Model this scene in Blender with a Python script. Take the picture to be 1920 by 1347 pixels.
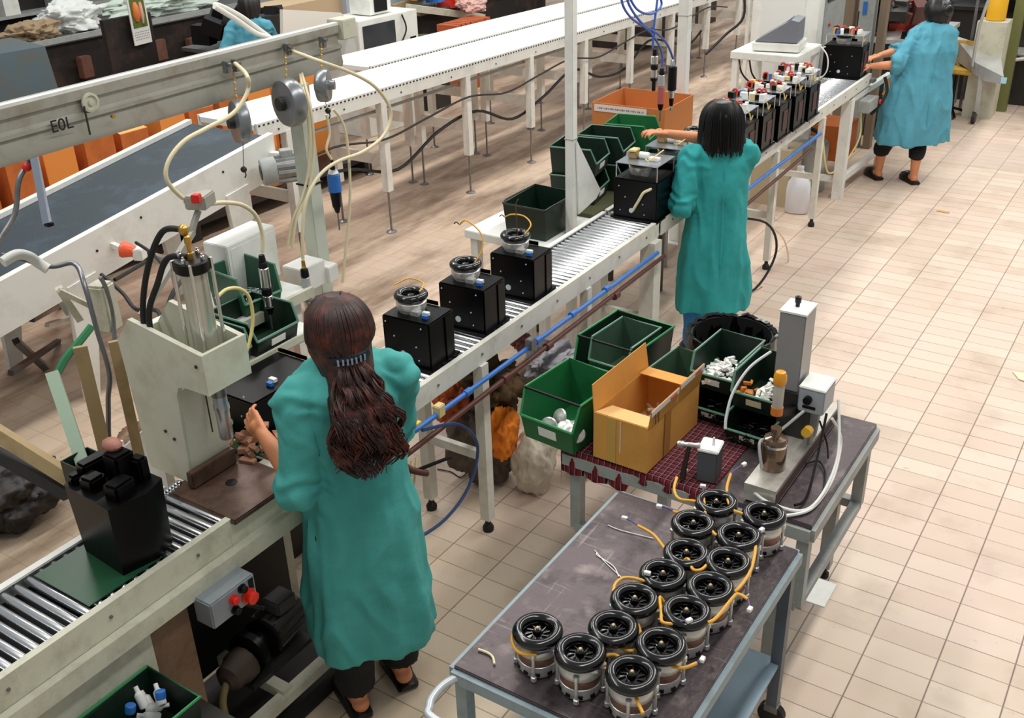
import bpy, bmesh, math, random
from mathutils import Vector, Matrix, noise
for _o in list(bpy.data.objects): bpy.data.objects.remove(_o)
SC = bpy.context.scene
COL = SC.collection
R = random.Random(7)
rad = math.radians
# ---------------------------------------------------------------- camera
CH, CF, CP, CR, CY = 3.0, 1930.0, .4765, -.0325, -.5935
_r0 = Vector((math.cos(CY), -math.sin(CY), 0))
_fw = Vector((math.sin(CY)*math.cos(CP), math.cos(CY)*math.cos(CP), -math.sin(CP)))
_up = _r0.cross(_fw)
_ri = _r0*math.cos(CR) + _up*math.sin(CR)
_u2 = _up*math.cos(CR) - _r0*math.sin(CR)
cam = bpy.data.cameras.new('camera'); cam.sensor_width = 36; cam.lens = 36*CF/1920; cam.clip_end = 200
co = bpy.data.objects.new('camera', cam); COL.objects.link(co)
co.matrix_world = Matrix(((_ri.x, _u2.x, -_fw.x, 0), (_ri.y, _u2.y, -_fw.y, 0), (_ri.z, _u2.z, -_fw.z, CH), (0, 0, 0, 1)))
SC.camera = co
# ---------------------------------------------------------------- light
w = bpy.data.worlds.new('world'); SC.world = w; w.use_nodes = True
w.node_tree.nodes['Background'].inputs[0].default_value = (.92, .97, 1, 1)
w.node_tree.nodes['Background'].inputs[1].default_value = 0.24
def area(loc, sx, sy, power, col=(1, .97, .92), rot=(0, 0, 0)):
    l = bpy.data.lights.new('ceiling_lamp', 'AREA'); l.shape = 'RECTANGLE'; l.size = sx; l.size_y = sy
    l.energy = power; l.color = col
    o = bpy.data.objects.new('ceiling_lamp', l); o.location = loc; o.rotation_euler = rot; COL.objects.link(o)
for x, y, p in ((-.2, 3.5, 135), (-4.6, 1.5, 120), (-.2, 9.5, 160), (-4.8, 8.6, 150), (-9, 7.5, 150), (-5, 16, 210), (0, 17, 170)):
    area((x, y, 6.2), .5, 6.5, p)
SC.view_settings.view_transform = 'Standard'; SC.view_settings.look = 'None'
SC.view_settings.gamma = 1; SC.view_settings.exposure = 0.5
# ---------------------------------------------------------------- pixel -> place helpers (photo pixels, 1920x1347)
def ray(px, py): return _ri*((px-960)/CF) - _u2*((py-673.5)/CF) + _fw
def U(px, py, z):
    d = ray(px, py); return Vector((0, 0, CH)) + d*((z-CH)/d.z)
def UX(px, py, x):
    d = ray(px, py); return Vector((0, 0, CH)) + d*(x/d.x)
def UY(px, py, y):
    d = ray(px, py); return Vector((0, 0, CH)) + d*(y/d.y)
# ---------------------------------------------------------------- materials
def lin(h):
    h = h.lstrip('#'); out = []
    for i in (0, 2, 4):
        c = int(h[i:i+2], 16)/255; out.append(c/12.92 if c <= .04045 else ((c+.055)/1.055)**2.4)
    return (*out, 1)
MATS = {}
def mat(name, col, rough=.5, metal=0., dirt=None, damt=.5, dscale=6., bump=0., bscale=60., coat=0., trans=0., emit=0., ior=None, spec=None):
    if name in MATS: return MATS[name]
    m = bpy.data.materials.new(name); m.use_nodes = True; nt = m.node_tree; b = nt.nodes['Principled BSDF']
    b.inputs['Base Color'].default_value = lin(col); b.inputs['Roughness'].default_value = rough; b.inputs['Metallic'].default_value = metal
    if spec is not None: b.inputs['Specular IOR Level'].default_value = spec
    if coat: b.inputs['Coat Weight'].default_value = coat; b.inputs['Coat Roughness'].default_value = .1
    if trans: b.inputs['Transmission Weight'].default_value = trans
    if ior: b.inputs['IOR'].default_value = ior
    if emit: b.inputs['Emission Color'].default_value = lin(col); b.inputs['Emission Strength'].default_value = emit
    tc = nt.nodes.new('ShaderNodeTexCoord')
    if dirt:
        n = nt.nodes.new('ShaderNodeTexNoise'); n.inputs['Scale'].default_value = dscale; n.inputs['Detail'].default_value = 8
        n.inputs['Roughness'].default_value = .7
        nt.links.new(tc.outputs['Object'], n.inputs['Vector'])
        mr = nt.nodes.new('ShaderNodeMapRange'); mr.inputs[1].default_value = .48; mr.inputs[2].default_value = .72; mr.inputs[4].default_value = damt
        nt.links.new(n.outputs['Fac'], mr.inputs[0])
        mx = nt.nodes.new('ShaderNodeMix'); mx.data_type = 'RGBA'
        mx.inputs['A'].default_value = lin(col); mx.inputs['B'].default_value = lin(dirt)
        nt.links.new(mr.outputs[0], mx.inputs['Factor']); nt.links.new(mx.outputs['Result'], b.inputs['Base Color'])
    if bump:
        n = nt.nodes.new('ShaderNodeTexNoise'); n.inputs['Scale'].default_value = bscale; n.inputs['Detail'].default_value = 6
        nt.links.new(tc.outputs['Object'], n.inputs['Vector'])
        bp = nt.nodes.new('ShaderNodeBump'); bp.inputs['Strength'].default_value = bump; bp.inputs['Distance'].default_value = .01
        nt.links.new(n.outputs['Fac'], bp.inputs['Height']); nt.links.new(bp.outputs[0], b.inputs['Normal'])
    MATS[name] = m; return m
def floor_mat():
    m = bpy.data.materials.new('clay_tile_floor'); m.use_nodes = True; nt = m.node_tree; L = nt.links.new; b = nt.nodes['Principled BSDF']
    tc = nt.nodes.new('ShaderNodeTexCoord'); sp = nt.nodes.new('ShaderNodeSeparateXYZ'); L(tc.outputs['Object'], sp.inputs[0])
    def ma(op, a, bb=None, cl=False):
        n = nt.nodes.new('ShaderNodeMath'); n.operation = op; n.use_clamp = cl
        for i, v in enumerate((a, bb)):
            if v is None: continue
            if hasattr(v, 'links'): L(v, n.inputs[i])
            else: n.inputs[i].default_value = v
        return n.outputs[0]
    px, py = .2635, .1303
    u = ma('DIVIDE', ma('ADD', sp.outputs[0], .869+20*px), px); v = ma('DIVIDE', ma('ADD', sp.outputs[1], -3.61+40*py), py)
    fu = ma('FRACT', u); fv = ma('FRACT', v)
    du = ma('MULTIPLY', ma('MINIMUM', fu, ma('SUBTRACT', 1, fu)), px); dv = ma('MULTIPLY', ma('MINIMUM', fv, ma('SUBTRACT', 1, fv)), py)
    gu = ma('SUBTRACT', 1, ma('DIVIDE', du, .0042), True); gv = ma('SUBTRACT', 1, ma('DIVIDE', dv, .0034), True)
    def noi(scale, det=6, vec=None, rough=.6):
        n = nt.nodes.new('ShaderNodeTexNoise'); n.inputs['Scale'].default_value = scale; n.inputs['Detail'].default_value = det; n.inputs['Roughness'].default_value = rough
        L(vec or tc.outputs['Object'], n.inputs['Vector']); return n.outputs['Fac']
    gr = ma('MAXIMUM', gu, ma('MULTIPLY', gv, ma('MULTIPLY', noi(1.3), 1.55), True))
    cb = nt.nodes.new('ShaderNodeCombineXYZ'); L(ma('FLOOR', u), cb.inputs[0]); L(ma('FLOOR', v), cb.inputs[1])
    wn = nt.nodes.new('ShaderNodeTexWhiteNoise'); wn.noise_dimensions = '2D'; L(cb.outputs[0], wn.inputs['Vector'])
    def mix(f, a, c):
        mx = nt.nodes.new('ShaderNodeMix'); mx.data_type = 'RGBA'
        for k, q in (('A', a), ('B', c)):
            if isinstance(q, str): mx.inputs[k].default_value = lin(q)
            else: L(q, mx.inputs[k])
        if hasattr(f, 'links'): L(f, mx.inputs['Factor'])
        else: mx.inputs['Factor'].default_value = f
        return mx.outputs['Result']
    def mr(v, a, c, d, e):
        n = nt.nodes.new('ShaderNodeMapRange'); L(v, n.inputs[0])
        for i, q in enumerate((a, c, d, e)): n.inputs[1+i].default_value = q
        return n.outputs[0]
    base = mix(wn.outputs['Value'], '#DFCDBA', '#D2BCA8')
    base = mix(mr(noi(.9, 3), .4, .65, 0, .6), base, '#E2C6B6')
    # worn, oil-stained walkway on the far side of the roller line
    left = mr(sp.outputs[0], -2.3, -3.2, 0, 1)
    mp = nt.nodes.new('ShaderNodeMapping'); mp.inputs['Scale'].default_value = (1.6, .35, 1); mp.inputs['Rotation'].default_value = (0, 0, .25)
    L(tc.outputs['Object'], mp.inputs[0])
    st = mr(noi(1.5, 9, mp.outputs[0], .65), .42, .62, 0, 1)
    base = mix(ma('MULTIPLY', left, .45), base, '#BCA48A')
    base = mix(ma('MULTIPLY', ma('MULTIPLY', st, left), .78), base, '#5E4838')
    nearp = mr(sp.outputs[1], 3.7, 2.2, 0, 1)
    base = mix(ma('MULTIPLY', ma('MULTIPLY', nearp, ma('SUBTRACT', 1, ma('MULTIPLY', left, .7))), .4), base, '#BDAE85')
    base = mix(ma('MULTIPLY', mr(noi(2.2, 9), .52, .72, 0, 1), .35), base, '#8E7458')
    base = mix(mr(noi(14, 8), .66, .74, 0, .35), base, '#7A6048')
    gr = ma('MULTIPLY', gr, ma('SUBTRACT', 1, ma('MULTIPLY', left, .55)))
    fin = mix(ma('MULTIPLY', gr, .92), base, '#4E382C')
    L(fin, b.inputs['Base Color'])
    L(mr(noi(3), .3, .7, .38, .6), b.inputs['Roughness'])
    bp = nt.nodes.new('ShaderNodeBump'); bp.inputs['Strength'].default_value = .5; bp.inputs['Distance'].default_value = .003; bp.invert = True
    L(gr, bp.inputs['Height']); L(bp.outputs[0], b.inputs['Normal'])
    return m
white = mat('white_enamel', '#E9EAE4', .42, dirt='#A9A294', damt=.35, dscale=5)
cream = mat('cream_enamel', '#CDCCB8', .5, dirt='#8C8570', damt=.55, dscale=7)
greyp = mat('grey_paint', '#9FA3A0', .5, dirt='#6E6C66', damt=.5, dscale=8)
bluegrey = mat('blue_grey_paint', '#8FA0A6', .45, dirt='#5A6266', damt=.5, dscale=9)
worn = mat('worn_sheet_steel', '#5C5254', .4, .5, dirt='#2A2224', damt=.95, dscale=6, bump=.2, bscale=35)
# scuffs and fine scratches worn into the sheet steel tops
def scuffs(m):
    nt = m.node_tree; b = nt.nodes['Principled BSDF']; tc = nt.nodes.new('ShaderNodeTexCoord'); prev = b.inputs['Base Color'].links[0].from_socket
    for sc, rot, col, lo, hi, am in (((3, 70, 1), .5, '#A89E9A', .63, .70, .32), ((40, 2.5, 1), .9, '#A89E9C', .66, .72, .3), ((7, 7, 7), 0, '#9C908C', .56, .74, .5)):
        mp = nt.nodes.new('ShaderNodeMapping'); mp.inputs['Scale'].default_value = sc; mp.inputs['Rotation'].default_value = (0, 0, rot); nt.links.new(tc.outputs['Object'], mp.inputs[0])
        n = nt.nodes.new('ShaderNodeTexNoise'); n.inputs['Scale'].default_value = 1.6; n.inputs['Detail'].default_value = 9; nt.links.new(mp.outputs[0], n.inputs['Vector'])
        mr = nt.nodes.new('ShaderNodeMapRange'); mr.inputs[1].default_value = lo; mr.inputs[2].default_value = hi; mr.inputs[4].default_value = am; nt.links.new(n.outputs['Fac'], mr.inputs[0])
        mx = nt.nodes.new('ShaderNodeMix'); mx.data_type = 'RGBA'; nt.links.new(mr.outputs[0], mx.inputs['Factor']); nt.links.new(prev, mx.inputs['A']); mx.inputs['B'].default_value = lin(col); prev = mx.outputs['Result']
    nt.links.new(prev, b.inputs['Base Color'])
scuffs(worn)
brownsteel = mat('brown_oiled_steel', '#6A5348', .35, .5, dirt='#2E211C', damt=.8, dscale=9)
chrome = mat('polished_steel', '#D8DADC', .22, 1.)
roller_m = mat('zinc_roller', '#D6D8DA', .24, .95)
alu = mat('cast_aluminium', '#DCDCD8', .36, .6, dirt='#8A857E', damt=.5, dscale=30)
black = mat('black_plastic', '#060607', .38, spec=.3)
gloss = mat('gloss_black_enamel', '#060506', .2, coat=.4)
rubber = mat('black_rubber', '#121212', .6)
brass = mat('brass', '#C8A050', .35, .9)
yellow = mat('yellow_cable', '#E2A63A', .45)
creamhose = mat('cream_hose', '#E3D6B0', .4)
whitepl = mat('white_plastic', '#ECECE6', .4)
greenp = mat('green_bin_plastic', '#1F6B3C', .42, dirt='#0E3D22', damt=.5, dscale=5)
dgreen = mat('dark_green_bin_plastic', '#0C2418', .45, dirt='#06140C', damt=.6, dscale=5)
ggreen = mat('grey_green_bin_plastic', '#3F5A48', .45, dirt='#22382A', damt=.6, dscale=5)
teal = None
skin = mat('skin', '#D98E62', .5, dirt='#C07048', damt=.4, dscale=14)
card = mat('cardboard', '#D89A48', .75, dirt='#B87A34', damt=.5, dscale=4)
card2 = mat('orange_brown_cardboard', '#C46A2C', .78, dirt='#8C4418', damt=.6, dscale=3)
bluem = mat('blue_paint', '#2E6FC0', .4, dirt='#234C80', damt=.4, dscale=10)
redm = mat('red_plastic', '#D8281E', .35)
brownpipe = mat('red_brown_paint', '#5A2E26', .5, dirt='#2E1612', damt=.6, dscale=10)
steel = mat('grey_steel', '#8A8B8C', .38, .8, dirt='#55524E', damt=.5, dscale=15)
dark = mat('dark_machine_paint', '#2A2724', .5, dirt='#14110F', damt=.7, dscale=8)
# ---------------------------------------------------------------- mesh builder
class MB:
    def __init__(s): s.bm = bmesh.new()
    def face(s, pts):
        return s.bm.faces.new([s.bm.verts.new(Vector(p)) for p in pts])
    def hexa(s, b, t):
        """b, t: four bottom and four top points, same order"""
        n = len(b); vb = [s.bm.verts.new(Vector(p)) for p in b]; vt = [s.bm.verts.new(Vector(p)) for p in t]
        s.bm.faces.new(vb[::-1]); s.bm.faces.new(vt)
        for i in range(n): s.bm.faces.new((vb[i], vb[(i+1) % n], vt[(i+1) % n], vt[i]))
        return s
    def prism(s, poly, vec):
        v = Vector(vec); return s.hexa(poly, [Vector(p)+v for p in poly])
    def box(s, c, d, rz=0, bev=0, mx=None):
        c = Vector(c); h = Vector(d)/2; m = mx or Matrix.Rotation(rz, 3, 'Z')
        P = [c + m @ Vector((h.x*i, h.y*j, h.z*k)) for k in (-1, 1) for i, j in ((-1, -1), (1, -1), (1, 1), (-1, 1))]
        if bev:
            t = bmesh.new(); vs = [t.verts.new(p) for p in P]
            for f in ((3, 2, 1, 0), (4, 5, 6, 7), (0, 1, 5, 4), (1, 2, 6, 5), (2, 3, 7, 6), (3, 0, 4, 7)): t.faces.new([vs[i] for i in f])
            bmesh.ops.bevel(t, geom=t.edges[:], offset=bev, segments=2, affect='EDGES')
            s.merge(t)
        else: s.hexa(P[:4], P[4:])
        return s
    def merge(s, t):
        me = bpy.data.meshes.new('t'); t.to_mesh(me); t.free(); s.bm.from_mesh(me); bpy.data.meshes.remove(me)
    def bar(s, p0, p1, w, h=None, up=(0, 0, 1)):
        p0 = Vector(p0); p1 = Vector(p1); d = (p1-p0).normalized(); u = Vector(up)
        if abs(d.dot(u)) > .95: u = Vector((1, 0, 0))
        a = d.cross(u).normalized(); b = a.cross(d); h = h or w
        q = [a*w/2*i + b*h/2*j for i, j in ((-1, -1), (1, -1), (1, 1), (-1, 1))]
        return s.hexa([p0+k for k in q], [p1+k for k in q])
    def ring(s, c, d, r, n, u=None):
        d = Vector(d).normalized()
        a = (u or Vector((0, 0, 1))).cross(d)
        if a.length < 1e-3: a = Vector((1, 0, 0)).cross(d)
        if a.length < 1e-3: a = Vector((0, 1, 0)).cross(d)
        a.normalize(); b = d.cross(a)
        return [s.bm.verts.new(Vector(c)+(a*math.cos(2*math.pi*k/n)+b*math.sin(2*math.pi*k/n))*r) for k in range(n)]
    def skinr(s, rings, cap=True, close=False):
        n = len(rings[0])
        for A, B in zip(rings, rings[1:]+([rings[0]] if close else [])):
            for k in range(n): s.bm.faces.new((A[k], A[(k+1) % n], B[(k+1) % n], B[k]))
        if cap and not close: s.bm.faces.new(rings[0][::-1]); s.bm.faces.new(rings[-1])
        return s
    def cyl(s, p0, p1, r0, r1=None, n=16, cap=True):
        d = Vector(p1)-Vector(p0); r1 = r0 if r1 is None else r1
        return s.skinr([s.ring(p0, d, r0, n), s.ring(p1, d, r1, n)], cap)
    def lathe(s, prof, c=(0, 0, 0), ax=(0, 0, 1), n=24, cap=True, close=False):
        """prof: (radius, distance along ax)"""
        c = Vector(c); ax = Vector(ax).normalized()
        return s.skinr([s.ring(c+ax*h, ax, max(r, 1e-4), n) for r, h in prof], cap, close)
    def tube(s, pts, r, n=8, sub=6, closed=False):
        P = [Vector(p) for p in pts]
        if len(P) > 2 and sub > 1:
            Q = []; m = len(P)
            for i in range(m if closed else m-1):
                g = lambda k: P[k % m] if closed else P[min(max(k, 0), m-1)]
                a, b, c, d = g(i-1), g(i), g(i+1), g(i+2)
                for k in range(sub):
                    t = k/sub; Q.append(.5*((2*b)+(c-a)*t+(2*a-5*b+4*c-d)*t*t+(3*b-a-3*c+d)*t**3))
            if not closed: Q.append(P[-1])
            P = Q
        rr = r if callable(r) else (lambda t: r)
        rings = []; m = len(P); u = None
        for i, p in enumerate(P):
            d = (P[(i+1) % m]-P[i-1]) if closed else (P[min(i+1, m-1)]-P[max(i-1, 0)])
            if d.length < 1e-7: d = Vector((0, 0, 1))
            d.normalize()
            if u is None:
                u = Vector((0, 0, 1)).cross(d)
                if u.length < .1: u = Vector((1, 0, 0)).cross(d)
            u = (u-d*u.dot(d)); 
            if u.length < 1e-4: u = d.orthogonal()
            u.normalize(); b = d.cross(u); q = rr(i/(m-1))
            rings.append([s.bm.verts.new(p+(u*math.cos(2*math.pi*k/n)+b*math.sin(2*math.pi*k/n))*q) for k in range(n)])
        return s.skinr(rings, True, closed)
    def ball(s, c, r, sc=(1, 1, 1), n=12, mx=None):
        t = bmesh.new(); bmesh.ops.create_uvsphere(t, u_segments=n, v_segments=max(6, n*2//3), radius=r)
        for v in t.verts:
            q = Vector((v.co.x*sc[0], v.co.y*sc[1], v.co.z*sc[2]))
            if mx is not None: q = mx @ q
            v.co = q+Vector(c)
        s.merge(t); return s
    def shell(s, faces, th):
        """thin-walled solid from faces given as point lists"""
        t = bmesh.new()
        for f in faces: t.faces.new([t.verts.new(Vector(p)) for p in f])
        bmesh.ops.remove_doubles(t, verts=t.verts[:], dist=1e-4)
        bmesh.ops.recalc_face_normals(t, faces=t.faces[:])
        bmesh.ops.solidify(t, geom=t.faces[:], thickness=th)
        s.merge(t); return s
    def out(s, name, m, parent=None, smooth=38, label=None):
        bmesh.ops.recalc_face_normals(s.bm, faces=s.bm.faces[:])
        me = bpy.data.meshes.new(name); s.bm.to_mesh(me); s.bm.free()
        if m: me.materials.append(m)
        if smooth:
            me.polygons.foreach_set('use_smooth', [True]*len(me.polygons)); me.set_sharp_from_angle(angle=rad(smooth))
        o = bpy.data.objects.new(name, me); COL.objects.link(o)
        if parent is not None: o.parent = parent
        if label: o['label'] = label
        return o
def thing(name, label, cat, loc=(0, 0, 0), rz=0, group=None):
    o = bpy.data.objects.new(name, None); o.empty_display_size = .1; COL.objects.link(o)
    o.location = loc; o.rotation_euler = (0, 0, rz); return tag(o, label, cat, group)
def tag(o, label, cat, group=None):
    o['label'] = label; o['category'] = cat
    if group: o['group'] = group
    return o
def struct(o): o['kind'] = 'structure'; return o
KIDS = {}
def kids(o): return [c for c in bpy.data.objects if c.parent == o]
def dup(o, loc=None, rz=None, label=None, group=None, parent=None):
    tree = {}
    for c in bpy.data.objects:
        if c.parent: tree.setdefault(c.parent.name, []).append(c)
    def cp(a, par):
        n = a.copy(); COL.objects.link(n); n.parent = par
        for ch in tree.get(a.name, []): cp(ch, n)
        return n
    n = cp(o, parent)
    if loc is not None: n.location = loc
    if rz is not None: n.rotation_euler = (0, 0, rz)
    if label: n['label'] = label
    if group: n['group'] = group
    return n
def V(*a): return Vector(a)
def spread(name, mb, m, parent, locs):
    """one small part repeated at several places, each its own object"""
    o = mb.out(name, m, parent); o.location = locs[0]
    for l in locs[1:]:
        c = o.copy(); COL.objects.link(c); c.location = l
    return o
# ================================================================ floor
f = MB(); f.face([(-40, -6, 0), (14, -6, 0), (14, 45, 0), (-40, 45, 0)])
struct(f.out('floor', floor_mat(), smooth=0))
# ================================================================ roller conveyors
SK = -.0095   # the roller line runs a hair off the tile grid
def rx(x, y): return x + SK*(y-1)
def roller_conveyor(label, y0, y1, nroll, legs, rail_h=.095, xn=-2.335, xb=-2.70, skip=None, pitch=None, rm=None, pm=None):
    pm = pm or cream
    t = thing('roller_conveyor', label, 'conveyor', (rx(xn, y0), y0, 0), -SK*0)
    O = Vector((rx(xn, y0), y0, 0)); L = y1-y0
    def P(x, y, z): return Vector((rx(x, y), y, z))-O
    for x, s, nm in ((xn, 1, 'front_rail'), (xb, -1, 'back_rail')):
        m = MB()
        a = [P(x, y0, 1.0), P(x, y0, 1.0-rail_h), P(x-s*.03, y0, 1.0-rail_h), P(x-s*.03, y0, 1.008-rail_h), P(x-s*.006, y0, 1.008-rail_h), P(x-s*.006, y0, .992), P(x-s*.026, y0, .992), P(x-s*.026, y0, 1.0)]
        d = P(x, y1, 0)-P(x, y0, 0); m.prism(a, d)
        o = m.out(nm, pm if nm == 'front_rail' else white, t)
        mb = MB(); n = max(3, int(L/.3)); mb.cyl(V(-s*.001, 0, 0), V(s*.005, 0, 0), .006, n=6)
        if s > 0: spread('bolt', mb, steel, o, [P(x, y0+L*(k+.5)/n, .955) for k in range(n)])
    ln = abs(xb-xn)-.024
    m = MB(); m.hexa([P(xb+.01, y0, .935), P(xn-.01, y0, .935), P(xn-.01, y1, .935), P(xb+.01, y1, .935)], [P(xb+.01, y0, .94), P(xn-.01, y0, .94), P(xn-.01, y1, .94), P(xb+.01, y1, .94)]); m.out('gap_shade_plate', mat('gap_shade_black', '#141312', .6), t)  # added black plate, stands in for the shade between the rollers
    r = MB(); r.lathe([(.007, -.004), (.007, 0), (.0135, 0), (.0148, .004), (.0148, ln-.012), (.0135, ln-.008), (.007, ln-.008), (.007, ln-.004)], ax=(1, 0, 0), n=12)
    first = None
    pit = pitch or L/(nroll)
    for k in range(nroll):
        y = y0+pit*(k+.5)
        if skip and skip(y): continue
        loc = P(xb+.014, y, .975)
        if first is None: first = r.out('roller', rm or roller_m, t); first.location = loc
        else:
            c = first.copy(); COL.objects.link(c); c.location = loc
    for (y, w_, inset, foot) in legs:
        fr = MB(); fr.bar(P(xn-.03-inset, y, .42), P(xb+.03+inset, y, .42), .03, .045); fr.out('cross_bar', pm, t)
        fr = MB(); fr.bar(P(xn-.03, y, .885), P(xb+.03, y, .885), .035, .035); fr.out('cross_bar', pm, t)
        for x in (xn-.012, xb+.012):
            m = MB(); m.box(P(x, y, .905*.5+.035), (w_, w_, .905-.07)); o = m.out('leg', pm, t)
            if foot:
                q = MB(); p = P(x, y, 0); q.lathe([(.026, 0), (.028, .02), (.02, .035), (.014, .04), (.014, .075)], p, n=12); q.out('foot', rubber, o)
    return t
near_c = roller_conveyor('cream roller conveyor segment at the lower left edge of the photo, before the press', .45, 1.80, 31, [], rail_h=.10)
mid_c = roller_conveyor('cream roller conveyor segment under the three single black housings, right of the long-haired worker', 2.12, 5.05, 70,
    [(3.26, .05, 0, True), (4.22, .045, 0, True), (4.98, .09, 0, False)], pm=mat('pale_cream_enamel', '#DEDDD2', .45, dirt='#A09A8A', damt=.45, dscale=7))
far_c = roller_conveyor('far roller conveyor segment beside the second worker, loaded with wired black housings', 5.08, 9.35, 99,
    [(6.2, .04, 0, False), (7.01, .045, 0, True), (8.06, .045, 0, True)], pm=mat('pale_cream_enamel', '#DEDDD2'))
# lower support frame of the press station under the near conveyor
t = thing('conveyor_base_frame', 'cream steel base frame under the near conveyor and press with cabinet panels', 'machine frame', (-2.5, 1.4, 0))
O = Vector((-2.5, 1.4, 0))
m = MB()
m.box(V(-2.325, 1.35, .865)-O, (.04, 2.0, .065)); m.box(V(-2.74, 1.35, .865)-O, (.04, 2.0, .065)); m.box(V(-2.53, 2.33, .865)-O, (.40, .04, .065))
m.box(V(-2.53, 1.0, .85)-O, (.38, .04, .04)); m.out('top_frame', cream, t)
m = MB(); m.box(V(-2.34, 1.1, .52)-O, (.012, .6, .6)); m.box(V(-2.34, .62, .52)-O, (.012, .5, .6)); m.out('side_panel', cream, t)
m = MB(); m.box(V(-2.345, 1.475, .50)-O, (.012, .15, .66)); m.box(V(-2.53, 1.55, .50)-O, (.36, .012, .66)); m.out('side_panel', mat('brown_panel', '#7A5E48', .6, dirt='#4A3426', damt=.8, dscale=8), t, label='brown stained side panel')
for x, y in ((-2.36, 2.32), (-2.74, 2.32), (-2.74, .5), (-2.36, .5)):
    m = MB(); m.box(V(x, y, .42)-O, (.05, .05, .84)); m.out('leg', cream, t)
m = MB(); m.box(V(-2.36, 1.5, .1)-O, (.045, 1.7, .045)); m.box(V(-2.55, 1.9, .12)-O, (.4, .045, .045)); m.out('bottom_rail', cream, t)
m = MB(); m.box(V(-2.715, 1.55, .45)-O, (.012, 1.5, .72)); m.out('back_shade_panel', mat('under_shade_black', '#12100E', .6), t)  # added black panel, puts the darkness under the conveyor into colour
m = MB(); m.box(V(-2.53, 1.62, .012)-O, (.46, 1.5, .016)); m.out('floor_shade_sheet', mat('under_shade_black', '#12100E'), t)  # added black sheet over the tiles, in place of the shade there
# ================================================================ white belt conveyors (two lanes)
def zb(y): return 1.24-.0235*(y-4.8)
def xb_(y): return -5.36-.0135*(y-4.8)
beltw = mat('white_belt', '#F4F5F2', .5)
def lane(label, off, y0, y1):
    t = thing('belt_conveyor', label, 'conveyor', (xb_(y0)-off, y0, 0)); O = Vector((xb_(y0)-off, y0, 0))
    def P(dx, y, dz): return Vector((xb_(y)-off-dx, y, zb(y)+dz))-O
    def G(dx, y, z): return Vector((xb_(y)-off-dx, y, z))-O
    W = .60
    m = MB(); m.hexa([P(.02, y0, -.05), P(W-.02, y0, -.05), P(W-.02, y1, -.05), P(.02, y1, -.05)], [P(.02, y0, -.012), P(W-.02, y0, -.012), P(W-.02, y1, -.012), P(.02, y1, -.012)])
    m.out('belt', beltw, t, smooth=0)
    for dx, nm in ((0, 'side_rail'), (W-.025, 'side_rail')):
        m = MB(); m.hexa([P(dx, y0, -.11), P(dx+.025, y0, -.11), P(dx+.025, y1, -.11), P(dx, y1, -.11)], [P(dx, y0, 0), P(dx+.025, y0, 0), P(dx+.025, y1, 0), P(dx, y1, 0)])
        o = m.out(nm, white, t, smooth=0)
        m = MB(); n = int((y1-y0)/.045)
        for k in range(n):
            y = y0+.02+k*.045; c = P(dx-(.001 if dx == 0 else -.026), y, -.018); m.box(c, (.004, .018, .012))
        if dx: m.bm.free(); continue
        sl = m.out('slots', dark, o, smooth=0); sl['kind'] = 'stuff'
        m = MB(); m.box((0, 0, 0), (.008, .012, .012)); spread('bolt', m, dark, o, [P(dx-.001, y0+.2+.7*k, -.075) for k in range(int((y1-y0)/.7))])
    legs = [y for y in (5.2, 6.27, 7.45, 8.53, 9.62, 10.7, 11.8, 12.9, 14.0) if y0 < y < y1]
    for y in legs:
        for dx in (.03, W-.03):
            m = MB(); q = G(dx, y, 0); top = zb(y)-.10; m.hexa([q+V(i*.032, j*.032, .36) for i, j in ((-1, -1), (1, -1), (1, 1), (-1, 1))], [q+V(i*.032, j*.032, top) for i, j in ((-1, -1), (1, -1), (1, 1), (-1, 1))])
            o = m.out('leg', white, t, smooth=0)
            m = MB(); m.cyl(q+V(0, 0, .01), q+V(0, 0, .37), .009, n=8); m.lathe([(.045, 0), (.045, .006), (.015, .02)], q, n=12); m.out('foot', steel, o)
        m = MB(); m.bar(G(.03, y, .62), G(W-.03, y, .62), .03, .09); m.out('cross_bar', white, t)
    m = MB(); m.bar(G(.10, y0+.3, 1.02), G(.1, y1-.3, .92), .02, .02); m.out('cable_tray', greyp, t)
    return t
lane('front one of two long white belt conveyors, ending at the dark belt', 0, 4.90, 15.5)
lane('rear one of two long white belt conveyors side by side', .68, 6.95, 15.5)
# black cables slung below the belt lanes
def cable(name, pts, r, m, label, cat='cable', group=None, n=6, sub=6):
    b = MB(); b.tube(pts, r, n, sub); return tag(b.out(name, m), label, cat, group)
pts = []
for k in range(15): pts.append((xb_(5+k*.6)+.04, 5+k*.6, .86+.05*math.sin(k*2.1)))
cable('power_cable', pts, .009, rubber, 'thin black cable strung under the front white belt conveyor')
pts = []
for k in range(14): pts.append((xb_(5+k*.6)-.1, 5.3+k*.6, .60+.13*math.sin(k*1.9+1)))
cable('power_cable', pts, .014, rubber, 'thick black cable drooping between the legs of the front white belt conveyor')
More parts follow.
